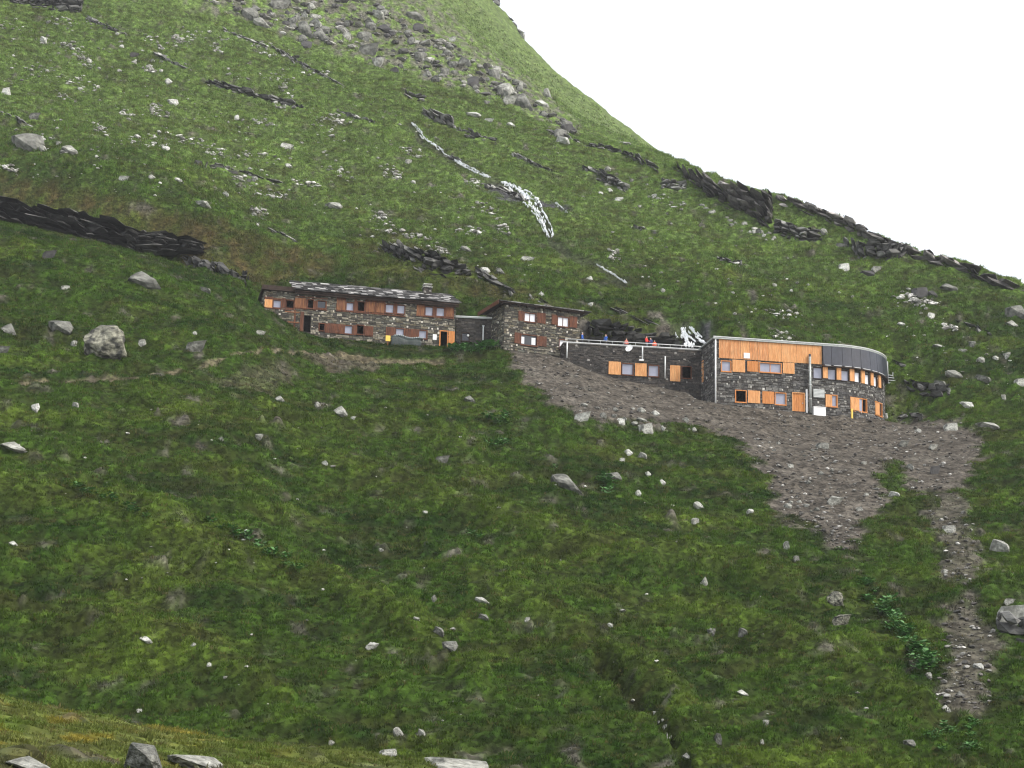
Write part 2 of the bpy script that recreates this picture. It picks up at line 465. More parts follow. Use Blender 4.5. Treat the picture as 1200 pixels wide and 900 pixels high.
GRAVEL = [(588, 408), (650, 414), (700, 428), (835, 462), (1038, 482), (1120, 494), (1145, 506), (1150, 535), (1135, 560), (1098, 575), (1082, 585), (1068, 572), (1058, 548), (1040, 540), (1028, 550), (1036, 570), (1046, 588),
          (1036, 604), (1004, 606), (1010, 632), (992, 648), (962, 634), (940, 616), (918, 612), (900, 600), (906, 575), (888, 550), (868, 522), (850, 507), (800, 497), (745, 494), (690, 492), (650, 474), (620, 450)]
SCAR = [[(930, 600), (1000, 612), (1010, 640), (985, 648), (950, 625)],
        [(1085, 570), (1120, 575), (1140, 610), (1158, 675), (1135, 690), (1105, 680), (1108, 640), (1085, 605)],
        [(1112, 712), (1140, 705), (1165, 740), (1160, 790), (1160, 830), (1130, 835), (1095, 825), (1100, 790), (1110, 760), (1103, 735)]]
def ragged(m, k=60, soft=0.3): return smooth(0.5 - soft, 0.5 + soft, blur(m, k) + 1.1 * fbm(GX / 2.6, GY / 2.6, 4, 33.0) * (blur(m, 20) < 0.995))
gravel = ragged(poly_mask(GRAVEL, ymin=120, ymax=215))
for sc_ in SCAR: gravel = np.maximum(gravel, 0.9 * ragged(poly_mask(sc_, ymin=90, ymax=215)))
gravel = np.maximum(gravel, blur(poly_mask([(592, 411), (650, 418), (715, 441), (835, 470), (1036, 491), (1036, 500), (830, 486), (700, 455), (640, 430)], u=PU, v=PV, ymin=120, ymax=215), 3))
PATH = [(-60, 440), (60, 441), (120, 440), (165, 440), (205, 432), (240, 426), (300, 418), (345, 411), (400, 413), (440, 421), (520, 424)]
path = line_mask(PATH, 2.2, 120, 199, 0.05)
bare = np.maximum(0.8 * blur(poly_mask([(345, 414), (395, 411), (432, 418), (470, 424), (440, 434), (380, 428)], ymin=150, ymax=200)),
                  0.5 * blur(poly_mask([(300, 430), (345, 428), (345, 455), (300, 460), (230, 455), (250, 440)], ymin=150, ymax=200)))
brown = np.maximum(blur(poly_mask([(0, 205), (90, 215), (180, 245), (260, 262), (330, 290), (400, 300), (400, 320), (300, 330), (200, 300), (90, 260), (0, 255)], ymin=203, ymax=240), 5),
                   0.5 * blur(poly_mask([(400, 285), (470, 275), (560, 310), (680, 360), (800, 390), (690, 400), (560, 340), (420, 320)], ymin=200, ymax=240), 5))
scree = ragged(poly_mask([(200, -40), (470, -40), (520, 10), (575, 60), (640, 110), (690, 160), (650, 155), (600, 122), (520, 102), (440, 72), (350, 46), (280, 20), (215, 6)], ymin=240, ymax=400), 10, 0.3)
wetrock = np.maximum(blur(poly_mask([(567, 213), (590, 213), (622, 232), (655, 240), (680, 256), (668, 258), (640, 250), (610, 240), (575, 226)], ymin=220, ymax=300), 2),
                     blur(poly_mask([(786, 384), (830, 386), (836, 412), (790, 412)], ymin=200, ymax=225), 2))
STREAM = [(483, 145), (497, 163), (512, 173), (524, 183), (545, 195), (560, 203), (575, 210), (592, 217), (612, 229), (625, 240), (634, 255), (641, 268), (645, 282), (668, 298), (700, 312), (735, 333)]
wetline = line_mask(STREAM, 5, 215, 320, 0.1)
yellow = smooth(50, 36, GY) * smooth(6, -8, GX + 0.25 * n_b)
YY1, XX1 = GY, GX

# folds one can follow across the lower slope: long low ridges and a gully
RIDGES = [([(-30, 575), (120, 602), (260, 640), (380, 690), (470, 735), (560, 790)], 16, 1.2), ([(380, 545), (520, 585), (640, 628), (780, 665), (930, 690)], 14, 1.0), ([(-20, 700), (90, 730), (230, 775), (330, 830)], 14, 1.0),
          ([(560, 690), (660, 730), (760, 790), (800, 815)], 14, 1.0), ([(200, 480), (330, 500), (470, 505), (560, 530)], 12, 0.8), ([(850, 720), (960, 760), (1080, 830)], 13, 0.9), ([(620, 250), (760, 300), (900, 345)], 12, 0.8), ([(60, 90), (200, 140), (330, 200), (430, 265)], 13, 0.8)]
ridge = np.zeros_like(H)
for pts_r, w_r, h_r in RIDGES: ridge = np.maximum(ridge, h_r * blur(line_mask(pts_r, w_r, 80, 320, 0.5), 8))
gully = blur(line_mask([(700, 770), (742, 810), (775, 845), (798, 885), (812, 915)], 7, 80, 200, 0.2), 6)
H = H + KEEP * (ridge - 1.2 * gully)
# relief: terracettes along the slope, hollows, tussocks
rough_amp = KEEP * np.clip(GY / 40, 0.1, 1) * (1 - 0.8 * _gl * smooth(-22, -4, _dd) * (1 - smooth(2, 6, _dd)))
sl = GY - 0.22 * GX                            # terracettes run along the contour, dipping to the right
gm = 1 - gravel
H0 = H.copy()
H = H + rough_amp * gm * (1.5 * fbm(GX / 27, sl / 11, 2, 5.0) * smooth(60, 110, GY) + 0.75 * smooth(20, 100, GY) * fbm(GX / 8, sl / 3.0, 3, 9.0))
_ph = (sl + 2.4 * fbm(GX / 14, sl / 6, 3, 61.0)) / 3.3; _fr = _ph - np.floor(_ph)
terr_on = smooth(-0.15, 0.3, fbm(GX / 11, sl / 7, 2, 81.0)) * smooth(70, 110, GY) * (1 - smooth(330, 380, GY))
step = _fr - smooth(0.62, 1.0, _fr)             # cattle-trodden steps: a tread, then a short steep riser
H = H - rough_amp * gm * terr_on * 0.8 * step
mid = fbm(GX / 2.8, sl / 1.4, 2, 15.0)
H = H + rough_amp * gm * 0.65 * smooth(60, 100, GY) * mid
tuss = np.maximum(fbm(GX / 1.3, sl / 0.85, 2, 2.0), -0.25)
H = H + rough_amp * gm * 0.42 * np.clip(GY / 80, 0.15, 1) * tuss
H = H + np.clip(KEEP + 0.4, 0, 1) * gravel * (0.25 * n_b + 0.10 * fbm(GX / 0.7, GY / 0.7, 2, 4.0))
H = H - 0.12 * path - 0.35 * wetline + 1.0 * scree * np.abs(fbm(GX / 2.6, GY / 2.2, 2, 14.0))
far = smooth(330, 400, GY)
H = H + far * 1.2 * fbm(GX / 14, GY / 14, 3, 40.0)

# ground colour
def mixc(c, col, m): return c * (1 - m[..., None]) + np.array(col) * m[..., None]
col = np.zeros(H.shape + (3,)) + np.array([0.066, 0.118, 0.018])
col = mixc(col, (0.130, 0.178, 0.028), smooth(-0.02, 0.4, fbm(GX / 18, sl / 7, 4, 31.0)))
col = mixc(col, (0.024, 0.056, 0.010), 0.95 * smooth(0.0, 0.28, fbm(GX / 15, sl / 5.5, 4, 51.0)))
col = mixc(col, (0.150, 0.188, 0.033), 0.5 * np.clip(ridge, 0, 1))  # ridge crests painted brighter, as if they caught more light
col = mixc(col, (0.06, 0.045, 0.02), 0.7 * gully)
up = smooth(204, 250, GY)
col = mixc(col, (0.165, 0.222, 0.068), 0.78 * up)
col = mixc(col, (0.095, 0.068, 0.026), 0.5 * smooth(0.22, 0.48, fbm(GX / 6, sl / 2.2, 4, 71.0)))
col = mixc(col, (0.125, 0.195, 0.030), 0.32 * smooth(0.05, 0.35, mid))  # hummock tops painted lighter, a highlight put into the colour
col = mixc(col, (0.034, 0.042, 0.013), 0.5 * smooth(0.0, -0.25, mid))  # hollows painted darker, standing in for relief shade
col = mixc(col, (0.040, 0.048, 0.014), 0.6 * smooth(0.05, -0.2, tuss))  # shade in the gaps between tussocks, mixed into the colour
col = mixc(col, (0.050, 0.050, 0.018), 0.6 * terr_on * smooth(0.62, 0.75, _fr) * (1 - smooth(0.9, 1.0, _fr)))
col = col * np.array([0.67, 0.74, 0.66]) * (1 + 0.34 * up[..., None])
col = mixc(col, (0.095, 0.066, 0.030), 0.75 * brown * np.clip(0.6 + n_b, 0, 1))
col = mixc(col, (0.115, 0.13, 0.035), yellow * np.clip(0.8 + 0.6 * n_b, 0, 1))
col = mixc(col, (0.08, 0.115, 0.022), yellow * smooth(0.0, 0.4, fbm(GX / 2.0, GY / 3.0, 3, 23.0)))
col = mixc(col, (0.42, 0.27, 0.02), yellow * smooth(0.12, 0.45, fbm(GX / 1.0, GY / 2.0, 3, 13.0)) * smooth(-2, -9, GX) * 0.3)
col = mixc(col, (0.070, 0.056, 0.045), bare)
col = mixc(col, (0.10, 0.085, 0.055), 0.9 * path)
gcol = np.zeros(H.shape + (3,)) + np.array([0.074, 0.065, 0.053])
gcol = mixc(gcol, (0.049, 0.043, 0.035), smooth(-0.1, 0.4, n_b)); gcol = mixc(gcol, (0.096, 0.086, 0.071), smooth(0.1, 0.5, fbm(GX / 5, GY / 5, 3, 66.0)))
col = col * (1 - gravel[..., None]) + gcol * gravel[..., None]
col = mixc(col, (0.105, 0.098, 0.082), 0.9 * scree * smooth(-0.2, 0.2, n_b))
col = mixc(col, (0.05, 0.05, 0.052), wetrock)
col = mixc(col, (0.05, 0.055, 0.035), 0.7 * wetline)
col = mixc(col, (0.105, 0.135, 0.055), 0.5 * far)  # paleness of haze painted into the far slope's colour

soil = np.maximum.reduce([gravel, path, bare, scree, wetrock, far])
shaded_thatch = col * (0.68 + 0.32 * soil)[..., None]            # matted soil and stems, darkened to paint in the shade between tussocks
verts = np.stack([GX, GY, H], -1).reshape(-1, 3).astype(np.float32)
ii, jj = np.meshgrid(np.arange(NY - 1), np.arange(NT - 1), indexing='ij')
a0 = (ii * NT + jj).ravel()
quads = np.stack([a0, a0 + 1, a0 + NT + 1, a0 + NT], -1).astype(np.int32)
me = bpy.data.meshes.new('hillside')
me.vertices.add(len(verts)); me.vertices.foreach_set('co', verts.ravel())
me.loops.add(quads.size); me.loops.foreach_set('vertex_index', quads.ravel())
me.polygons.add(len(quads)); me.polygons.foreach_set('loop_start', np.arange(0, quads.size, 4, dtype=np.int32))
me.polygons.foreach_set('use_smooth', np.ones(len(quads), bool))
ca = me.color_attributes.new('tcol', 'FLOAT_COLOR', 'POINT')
c4 = np.ones((len(verts), 4), np.float32); c4[:, :3] = shaded_thatch.reshape(-1, 3)
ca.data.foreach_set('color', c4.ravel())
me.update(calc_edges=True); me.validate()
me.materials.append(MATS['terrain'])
hill = bpy.data.objects.new('hillside', me); COL.objects.link(hill)
tag(hill, 'steep green mountainside with terraces of grass, bare gravel and a footpath', kind='structure')

# height and mask look-ups
def cell(t, y):
    i = np.clip(np.searchsorted(YY, y) - 1, 0, NY - 2); j = np.clip(np.searchsorted(TT, t) - 1, 0, NT - 2)
    return i, j, (y - YY[i]) / (YY[i + 1] - YY[i]), (t - TT[j]) / (TT[j + 1] - TT[j])
def sample(G, x, y):
    y = np.asarray(y, float); t = np.asarray(x, float) / y
    i, j, fy, ft = cell(t, y)
    if G.ndim == 3: fy, ft = fy[..., None], ft[..., None]
    return (G[i, j] * (1 - ft) + G[i, j + 1] * ft) * (1 - fy) + (G[i + 1, j] * (1 - ft) + G[i + 1, j + 1] * ft) * fy
_ym = np.concatenate([np.arange(3, 86, 0.1), np.arange(86, 520, 0.12)])
def hit(u, v, ymin=3.0):
    """where the line of sight of a photograph pixel first meets the hillside"""
    d = ray(u, v)
    h = sample(H, d[0] * _ym, _ym)
    k = np.nonzero((d[2] * _ym < h) & (_ym >= ymin))[0]
    if len(k) == 0: return None
    y = _ym[k[0]]
    return np.array([d[0] * y, y, float(h[k[0]])])
# ------------------------------------------------------------------ building kit
def pbox(pth, q0, q1, z0, z1, w0, w1):
    v = []
    for q in (q0, q1):
        for w in (w0, w1):
            for z in (z0, z1): v.append(pth.pt(q, w, z))
    # order: q, w, z -> match BOXF (x, y, z bits)
    return [v[0], v[1], v[2], v[3], v[4], v[5], v[6], v[7]]
def wall_mesh(pth, q0, q1, z0, z1, opens, thick=0.35):
    """outer and inner skin of a wall with real openings and reveals"""
    mb = MB()
    qs = {q0, q1}; zs = {z0, z1}
    for a, b, c, d in opens: qs |= {a, b}; zs |= {max(c, z0), min(d, z1)}
    if pth.s1 < q1: qs |= set(np.arange(pth.s1, q1, 0.45))
    qs = sorted(x for x in qs if q0 <= x <= q1); zs = sorted(zs)
    for i in range(len(qs) - 1):
        for k in range(len(zs) - 1):
            qm, zm = (qs[i] + qs[i + 1]) / 2, (zs[k] + zs[k + 1]) / 2
            if any(a < qm < b and c < zm < d for a, b, c, d in opens): continue
            for w, fl in ((0, 1), (-thick, -1)):
                v = [pth.pt(qs[i], w, zs[k]), pth.pt(qs[i + 1], w, zs[k]), pth.pt(qs[i + 1], w, zs[k + 1]), pth.pt(qs[i], w, zs[k + 1])]
                mb.add(v, [(0, 1, 2, 3)[::fl]])
    for a, b, c, d in opens:
        for (p, r_) in (((a, c), (b, c)), ((b, c), (b, d)), ((b, d), (a, d)), ((a, d), (a, c))):
            mb.add([pth.pt(p[0], 0, p[1]), pth.pt(r_[0], 0, r_[1]), pth.pt(r_[0], -thick, r_[1]), pth.pt(p[0], -thick, p[1])], [(3, 2, 1, 0)])
    return mb
PAL_OLD = [(0.17, 0.155, 0.115), (0.10, 0.095, 0.073), (0.225, 0.205, 0.16), (0.06, 0.055, 0.046), (0.135, 0.117, 0.08), (0.50, 0.47, 0.41), (0.34, 0.31, 0.245), (0.115, 0.115, 0.095)]
PAL_NEW = [(0.13, 0.127, 0.118), (0.085, 0.083, 0.08), (0.17, 0.165, 0.15), (0.06, 0.058, 0.056), (0.11, 0.105, 0.095), (0.42, 0.41, 0.37), (0.20, 0.19, 0.165), (0.095, 0.09, 0.085)]
PAL_DARK = [(0.062, 0.057, 0.052), (0.042, 0.04, 0.037), (0.085, 0.078, 0.07), (0.03, 0.028, 0.027), (0.055, 0.05, 0.045), (0.28, 0.265, 0.24), (0.05, 0.045, 0.042), (0.075, 0.065, 0.055)]
def stone_skin(pth, q0, q1, z0, z1, opens, pal, rs, lo=0.15, hi=0.34, rare=0.6):
    """courses of rough stone, each a block of its own size standing proud of the mortar"""
    mb = MB(); z = z0
    while z < z1 - 0.05:
        h = min(rs.uniform(lo, hi), z1 - z)
        q = q0 + rs.uniform(-0.3, 0)
        while q < q1 - 0.04:
            L = rs.uniform(0.25, 0.95)
            a, b = max(q, q0), min(q + L, q1); q += L
            if b - a < 0.08: continue
            m0, m1 = a - 0.02, b + 0.02
            bad = False
            for oa, ob, oc, od in opens:
                if m1 > oa and m0 < ob and z + h > oc and z < od:
                    if m0 < oa - 0.12 and oa > a: b = oa - 0.01
                    elif m1 > ob + 0.12 and ob < b: a = ob + 0.01
                    else: bad = True
            if bad or b - a < 0.08: continue
            pr = rs.uniform(0.02, 0.08); g = rs.uniform(0.008, 0.02)
            j = lambda s: rs.uniform(-s, s)
            k = rs.randint(len(pal))
            if k in (5, 6) and rs.rand() > rare: k = rs.randint(4)
            if k in (5, 6): b = min(b, a + rs.uniform(.16, .38))
            c = np.array(pal[k]) * rs.uniform(0.75, 1.25)
            dz = rs.uniform(-0.07, 0.07); za, zb = z + g + dz, z + dz + h * rs.uniform(0.72, 1.22) - g
            if zb > z1: zb = z1 - 0.005
            if zb - za < 0.05: continue
            if any(b > oa and a < ob and zb > oc and za < od for oa, ob, oc, od in opens): za, zb = z + g, z + h - g
            v = [pth.pt(a + g, -0.05, za), pth.pt(a + g, -0.05, zb), pth.pt(a + g + j(.03) + .015, pr, za + abs(j(.03))), pth.pt(a + g + j(.03) + .015, pr + j(.02), zb - abs(j(.04))),
                 pth.pt(b - g, -0.05, za), pth.pt(b - g, -0.05, zb), pth.pt(b - g + j(.03) - .015, pr + j(.02), za + abs(j(.03))), pth.pt(b - g + j(.03) - .015, pr, zb - abs(j(.04)))]
            mb.hexa(v, tuple(c))
        z += h
    return mb
def stone_wall(root, pth, q0, q1, z0, z1, opens, pal, seed, **k):
    rs = np.random.RandomState(seed)
    wall_mesh(pth, q0, q1, z0, z1, opens).build('wall', 'mortar', root)
    tag(stone_skin(pth, q0, q1, z0, z1, opens, pal, rs, **k).build('wall_stones', 'stones', root), kind='stuff')
def shutter(root, pth, rc, material, w=0.09, name='shutter', label=None, boards=None, t=0.05):
    q0, q1, z0, z1 = rc; mb = MB(); n = boards or max(3, int(round((q1 - q0) / 0.19)))
    st = (q1 - q0) / n
    for k in range(n):
        dz = 0.006 * ((k * 7) % 3)
        mb.hexa(pbox(pth, q0 + k * st + 0.008, q0 + (k + 1) * st - 0.008, z0 - dz, z1 + dz, w, w + t + 0.004 * (k % 2)))
    for f in (0.18, 0.82):
        zc = z0 + (z1 - z0) * f
        mb.hexa(pbox(pth, q0 + 0.01, q1 - 0.01, zc - 0.05, zc + 0.05, w - 0.03, w + 0.002))
    o = mb.build(name, material, root)
    if label: o['label'] = label
    return o
def window(root, pth, rc, pane, frame='wood_red', fw=0.09, proud=0.05, bars=0, sill=True, pane_rc=None):
    """opening surround with a glazed (or open, dark) light; returns the opening for the wall"""
    q0, q1, z0, z1 = rc
    fr = MB()
    for a, b, c, d in ((q0 - fw, q1 + fw, z1 - 0.01, z1 + fw), (q0 - fw, q1 + fw, z0 - fw, z0 + 0.01), (q0 - fw, q0 + 0.01, z0 + 0.01, z1 - 0.01), (q1 - 0.01, q1 + fw, z0 + 0.01, z1 - 0.01)):
        fr.hexa(pbox(pth, a, b, c, d, -0.12, proud + 0.05))
    wn_ = fr.build('window', frame, root)
    if pane:
        p0, p1 = pane_rc or (q0, q1)
        gl = MB(); gl.hexa(pbox(pth, p0, p1, z0, z1, -0.10, -0.08)); gl.build('pane', pane, wn_)
        if bars or pane_rc:
            br = MB()
            for k in range(1, bars + 1):
                qc = p0 + (p1 - p0) * k / (bars + 1); br.hexa(pbox(pth, qc - 0.04, qc + 0.04, z0, z1, -0.085, -0.03))
            if pane_rc:
                for qc in (p0, p1):
                    if q0 + 0.03 < qc < q1 - 0.03: br.hexa(pbox(pth, qc - 0.035, qc + 0.035, z0, z1, -0.11, -0.03))
            if br.v: br.build('glazing_bar', frame, wn_)
    else:
        cv = MB(); cv.hexa(pbox(pth, q0 + 0.05, q0 + 0.05 + (q1 - q0) * 0.05, z0, z1, -0.33, -0.12)); cv.build('casement', frame, wn_)
    if sill:
        sl_ = MB(); sl_.hexa(pbox(pth, q0 - fw - 0.04, q1 + fw + 0.04, z0 - fw - 0.05, z0 - fw + 0.003, -0.02, proud + 0.10)); sl_.build('sill', frame, wn_)
    return rc
def tube_part(root, name, pts, r_, material, parent_label=None, n=8):
    mb = MB()
    for a, b in zip(pts[:-1], pts[1:]): mb.tube(a, b, r_, n=n)
    o = mb.build(name, material, root, flat=False)
    return o
def side_path(pth, q, depth):     # left-hand end wall, walked from the back to the front corner
    p, e, out = pth.frame(q)
    return Path(p - out * depth, out, smin=0, smax=depth)
def shell(root, pth, q0, q1, z0, z1, depth, seed, pal, left_stone=True):
    """end walls and back wall"""
    sp = side_path(pth, q0, depth)
    if left_stone: stone_wall(root, sp, 0, depth - 0.02, z0, z1, [], pal, seed)
    mb = MB()
    mb.hexa(pbox(pth, q1 - 0.3, q1 - 0.02, z0, z1, -depth, -0.36))
    mb.hexa(pbox(pth, q0 + 0.02, q1 - 0.3, z0, z1, -depth, -depth + 0.3))
    if not left_stone: mb.hexa(pbox(pth, q0 + 0.02, q0 + 0.3, z0, z1, -depth + 0.3, -0.36))
    mb.build('back_wall', 'mortar', root)

# ------------------------------------------------------------------ the long old hut
P = HUT
qL, _ = P.pix(309, 355); qM, _ = P.pix(345, 355); qR, _ = P.pix(533.5, 380)
_, zE = P.pix(440, 351); _, zTl = P.pix(325, 348)
_, zB = P.pix(533, 407); _, zBl = P.pix(345, 389)
z0 = zB - 3.0
hut = empty('stone_hut', P.pt((qL + qR) / 2, 0, zB), 'long two-storey old stone mountain hut with slate roof and brown shutters', 'hut', 'refuge buildings on the terrace')
opens = []
def W(pth, root, r, pane, frame='wood_red', **k):
    rc = pth.rect(*r); opens.append(window(root, pth, rc, pane, frame, **k)); return rc
def S(pth, root, r, m_, **k): return shutter(root, pth, pth.rect(*r), m_, **k)
S(P, hut, (310, 351, 319, 360.5), 'wood_new', label='bright orange shutter at the far end')
W(P, hut, (320.5, 352, 329, 360.5), 'pane'); W(P, hut, (335, 352.5, 344, 361), None)
S(P, hut, (345.5, 349.5, 358.5, 361), 'wood_brown')
W(P, hut, (360.5, 351.5, 367, 361), None); W(P, hut, (372, 353, 381.5, 361), 'pane_dark')
S(P, hut, (394.5, 352, 404.5, 363.5), 'wood_brown')
W(P, hut, (406, 355, 414, 364), 'pane'); W(P, hut, (419, 354, 427, 364.5), None)
S(P, hut, (429, 354.5, 439, 366), 'wood_brown'); S(P, hut, (441, 355.5, 449.5, 366.5), 'wood_brown')
W(P, hut, (452, 357, 461, 366.5), 'pane'); W(P, hut, (465.5, 358, 474, 367.5), 'pane')
S(P, hut, (488, 358, 497, 370), 'wood_brown'); W(P, hut, (498.5, 360, 507, 370), 'pane'); W(P, hut, (511.5, 361, 520.5, 370.5), 'pane')
S(P, hut, (522.5, 360.5, 531, 371.5), 'wood_brown')
W(P, hut, (404, 382, 412.5, 391), 'pane'); W(P, hut, (418, 381.5, 426, 391.5), None)
S(P, hut, (389, 382, 402.5, 391), 'wood_red'); S(P, hut, (427.5, 382.5, 437, 393), 'wood_red')
S(P, hut, (452, 384.5, 462.5, 394.5), 'wood_red'); W(P, hut, (464, 385.5, 473, 394.5), 'pane')
S(P, hut, (475, 386, 489.5, 396), 'wood_red'); W(P, hut, (491, 387.5, 499.5, 396.5), 'pane')
W(P, hut, (374, 379.5, 380, 387.5), None, sill=False)
S(P, hut, (381.5, 381, 388, 390), 'wood_red')
rc = P.rect(516, 388.5, 524, 405.5); opens.append(rc)
dr = MB()
for a, b, c, d in ((rc[0] - 0.14, rc[0] + 0.005, rc[2] - .2, rc[3] + .12), (rc[1] - 0.005, rc[1] + 0.1, rc[2] - .2, rc[3] + .12), (rc[0] + 0.005, rc[1] - 0.005, rc[3], rc[3] + .12)):
    dr.hexa(pbox(P, a, b, c, d, -0.1, 0.11))
door = dr.build('door', 'wood_door', hut)
shutter(door, P, P.rect(525.3, 388.5, 532.5, 405), 'wood_door', w=0.12, name='door_leaf')
rc = P.rect(356, 370, 364, 389); opens.append(rc)
stone_wall(hut, P, qL, qR, z0, zE, opens, PAL_OLD, 3)
# recessed upper storey bands of boarding round the windows
for r in ((393.5, 351, 451, 368),): pass
bb = MB()
for (ua, va, ub, vb) in ((346, 348.5, 384, 362.5), (393.8, 350.8, 475.5, 368), (487.5, 356.5, 532, 372.2), (309, 350, 345, 362.5)):
    q0_, q1_, za, zb_ = P.rect(ua, va, ub, vb)
    for a, b in ((za - 0.02, za + 0.09), (zb_ - 0.10, zb_)): bb.hexa(pbox(P, q0_, q1_, a, b, 0.0, 0.128))
bb.build('timber_band', 'wood_red', hut)
for (ua, va, ub, vb) in ((310, 350, 383, 362.5), (394, 351, 475.5, 368), (488, 357, 532, 372), (373, 380, 437.5, 392.5), (452, 384.5, 501, 397)):
    q0_, q1_, za, zb_ = P.rect(ua, va, ub, vb)
    cuts = sorted((a - .09, b + .09) for a, b, c, d in opens if a < q1_ and b > q0_ and c < (za + zb_) / 2 < d)
    qs_ = [q0_] + [x for c_ in cuts for x in c_] + [q1_]
    for a, b in zip(qs_[::2], qs_[1::2]):
        if b - a > 0.06:
            mb = MB(); n_b_ = max(1, int((b - a) / .3)); w_b = (b - a) / n_b_
            for k in range(n_b_): mb.hexa(pbox(P, a + k * w_b + .006, a + (k + 1) * w_b - .006, za + .05, zb_ - .06, -0.02, 0.084 + .003 * (k % 2)))
            mb.build('timber_infill', 'wood_red', hut)
shell(hut, P, qL, qR, z0, zE, 7.0, 4, PAL_OLD)
# timber porch at the far end: posts, beam and rails
for (ua, va, ub, vb) in ((351, 367, 355, 390), (343.5, 365, 345.5, 388)):
    q0_, q1_, za, zb_ = P.rect(ua, va, ub, vb); mb = MB(); mb.hexa(pbox(P, q0_, q1_, za - 0.6, zb_, 0.62, 0.62 + 0.2)); mb.build('porch_post', 'wood_red', hut)
for (ua, va, ub, vb) in ((333, 367, 350, 368.8), (336, 379, 350, 380.3)):
    q0_, _ = P.pix(ua, va); q1_, _ = P.pix(ub, va); _, zc = P.pix((ua + ub) / 2, va)
    mb = MB(); mb.hexa(pbox(P, q0_, q1_, zc - 0.15, zc, 0.84, 0.95)); mb.build('porch_rail', 'wood_brown', hut)
# slate roof: pitched back towards the slope, courses of separate slabs
def slate_roof(root, pth, q0, q1, ze, depth, rise, over, seed, dark=1.0):
    rs = np.random.RandomState(seed); mb = MB()
    ap = MB()
    def rp(q, t, dz): return pth.pt(q, over - t * (depth + over), ze + rise * t + dz)
    ap.hexa([rp(q0, 0, -.16), rp(q0, 0, 0.0), rp(q0, 1, -.16), rp(q0, 1, 0.0), rp(q1, 0, -.16), rp(q1, 0, 0.0), rp(q1, 1, -.16), rp(q1, 1, 0.0)])
    roof = ap.build('roof', 'wood_dark', root)
    n = 9
    for k in range(n):
        t0, t1 = k / n - 0.02, (k + 1) / n + 0.07
        q = q0 - rs.uniform(0.05, 0.3)
        while q < q1 + 0.1:
            L = rs.uniform(0.35, 1.3); a, b = q, min(q + L - 0.02, q1 + 0.25); q += L
            if b - a < .1: continue
            lift = 0.05 + rs.uniform(0, 0.05); th = rs.uniform(0.05, 0.11); jt = rs.uniform(-0.03, 0.02)
            g = rs.choice([0.03, 0.06, 0.11, 0.20, 0.42, 0.70], p=[.2, .22, .2, .18, .12, .08]) * dark
            c = np.array([1.0, 0.98, 0.95]) * g
            v = []
            for qq in (a, b):
                for tt, ll in ((t0 + jt, lift + 0.06), (t1, 0.01)):
                    e = rs.uniform(-0.02, 0.03)
                    v += [rp(qq, tt, ll + e), rp(qq, tt, ll + th + e)]
            mb.hexa(v, tuple(c))
    tag(mb.build('slate', 'stones', roof), kind='stuff')
    fm = MB(); fm.hexa(pbox(pth, q0, q1, ze - 0.42, ze - 0.17, over - 0.22, over - 0.14)); fm.build('fascia', 'wood_dark', roof)
    for q in np.arange(q0 + .3, q1 - .2, 1.0):
        rf = MB(); rf.hexa(pbox(pth, q, q + 0.12, ze - 0.30, ze - 0.165, 0.09, over - 0.24)); rf.build('rafter_end', 'wood_dark', roof)
    return roof
slate_roof(hut, P, qM, qR + 0.35, zE + 0.2, 7.2, 3.15, 0.6, 8, 0.6)
low = MB(); low.hexa(pbox(P, qL - 0.3, qM - 0.02, zE - 0.02, zE + 0.55, -6.9, 0.55)); low.build('end_roof', 'wood_dark', hut)
gv = MB()  # gable triangles under the slates
for q in (qM + 0.1, qR - 0.3):
    v = [P.pt(q, 0.0, zE), P.pt(q, -7, zE), P.pt(q, -7, zE + 3.2), P.pt(q, 0.0, zE + 0.2), P.pt(q + .28, 0.0, zE), P.pt(q + .28, -7, zE), P.pt(q + .28, -7, zE + 3.2), P.pt(q + .28, 0.0, zE + 0.2)]
    gv = MB(); gv.add(v, [(0, 1, 2, 3), (7, 6, 5, 4), (0, 3, 7, 4), (1, 5, 6, 2), (3, 2, 6, 7)]); gv.build('gable', 'mortar', hut)
gv = MB(); gv.hexa(pbox(P, qM + .4, qR - .4, zE - .1, zE + 3.2, -7.0, -6.7)); gv.build('back_gable', 'mortar', hut)
qc, _ = P.pix(508.5, 345); zc = zE + 0.2 + 3.3 * 0.6
ch = stone_skin(Path(P.frame(qc - 0.55)[0] - P.frame(0)[2] * 4.6, P.e), 0, 1.1, zc - 0.6, zc + 1.25, [], PAL_DARK, np.random.RandomState(4))
core = MB(); core.hexa(pbox(P, qc - 0.52, qc + 0.52, zc - 0.8, zc + 1.25, -5.6, -4.62)); chim = core.build('chimney', 'mortar', hut)
tag(ch.build('chimney_stones', 'stones', chim), kind='stuff')
cp = MB(); cp.hexa(pbox(P, qc - 0.62, qc + 0.62, zc + 1.25, zc + 1.36, -5.75, -4.42)); cp.hexa(pbox(P, qc - 0.3, qc + 0.3, zc + 1.36, zc + 1.62, -5.3, -4.8)); cp.hexa(pbox(P, qc - 0.55, qc + 0.55, zc + 1.62, zc + 1.76, -5.6, -4.5)); cp.build('chimney_cap', 'rock_white', chim)
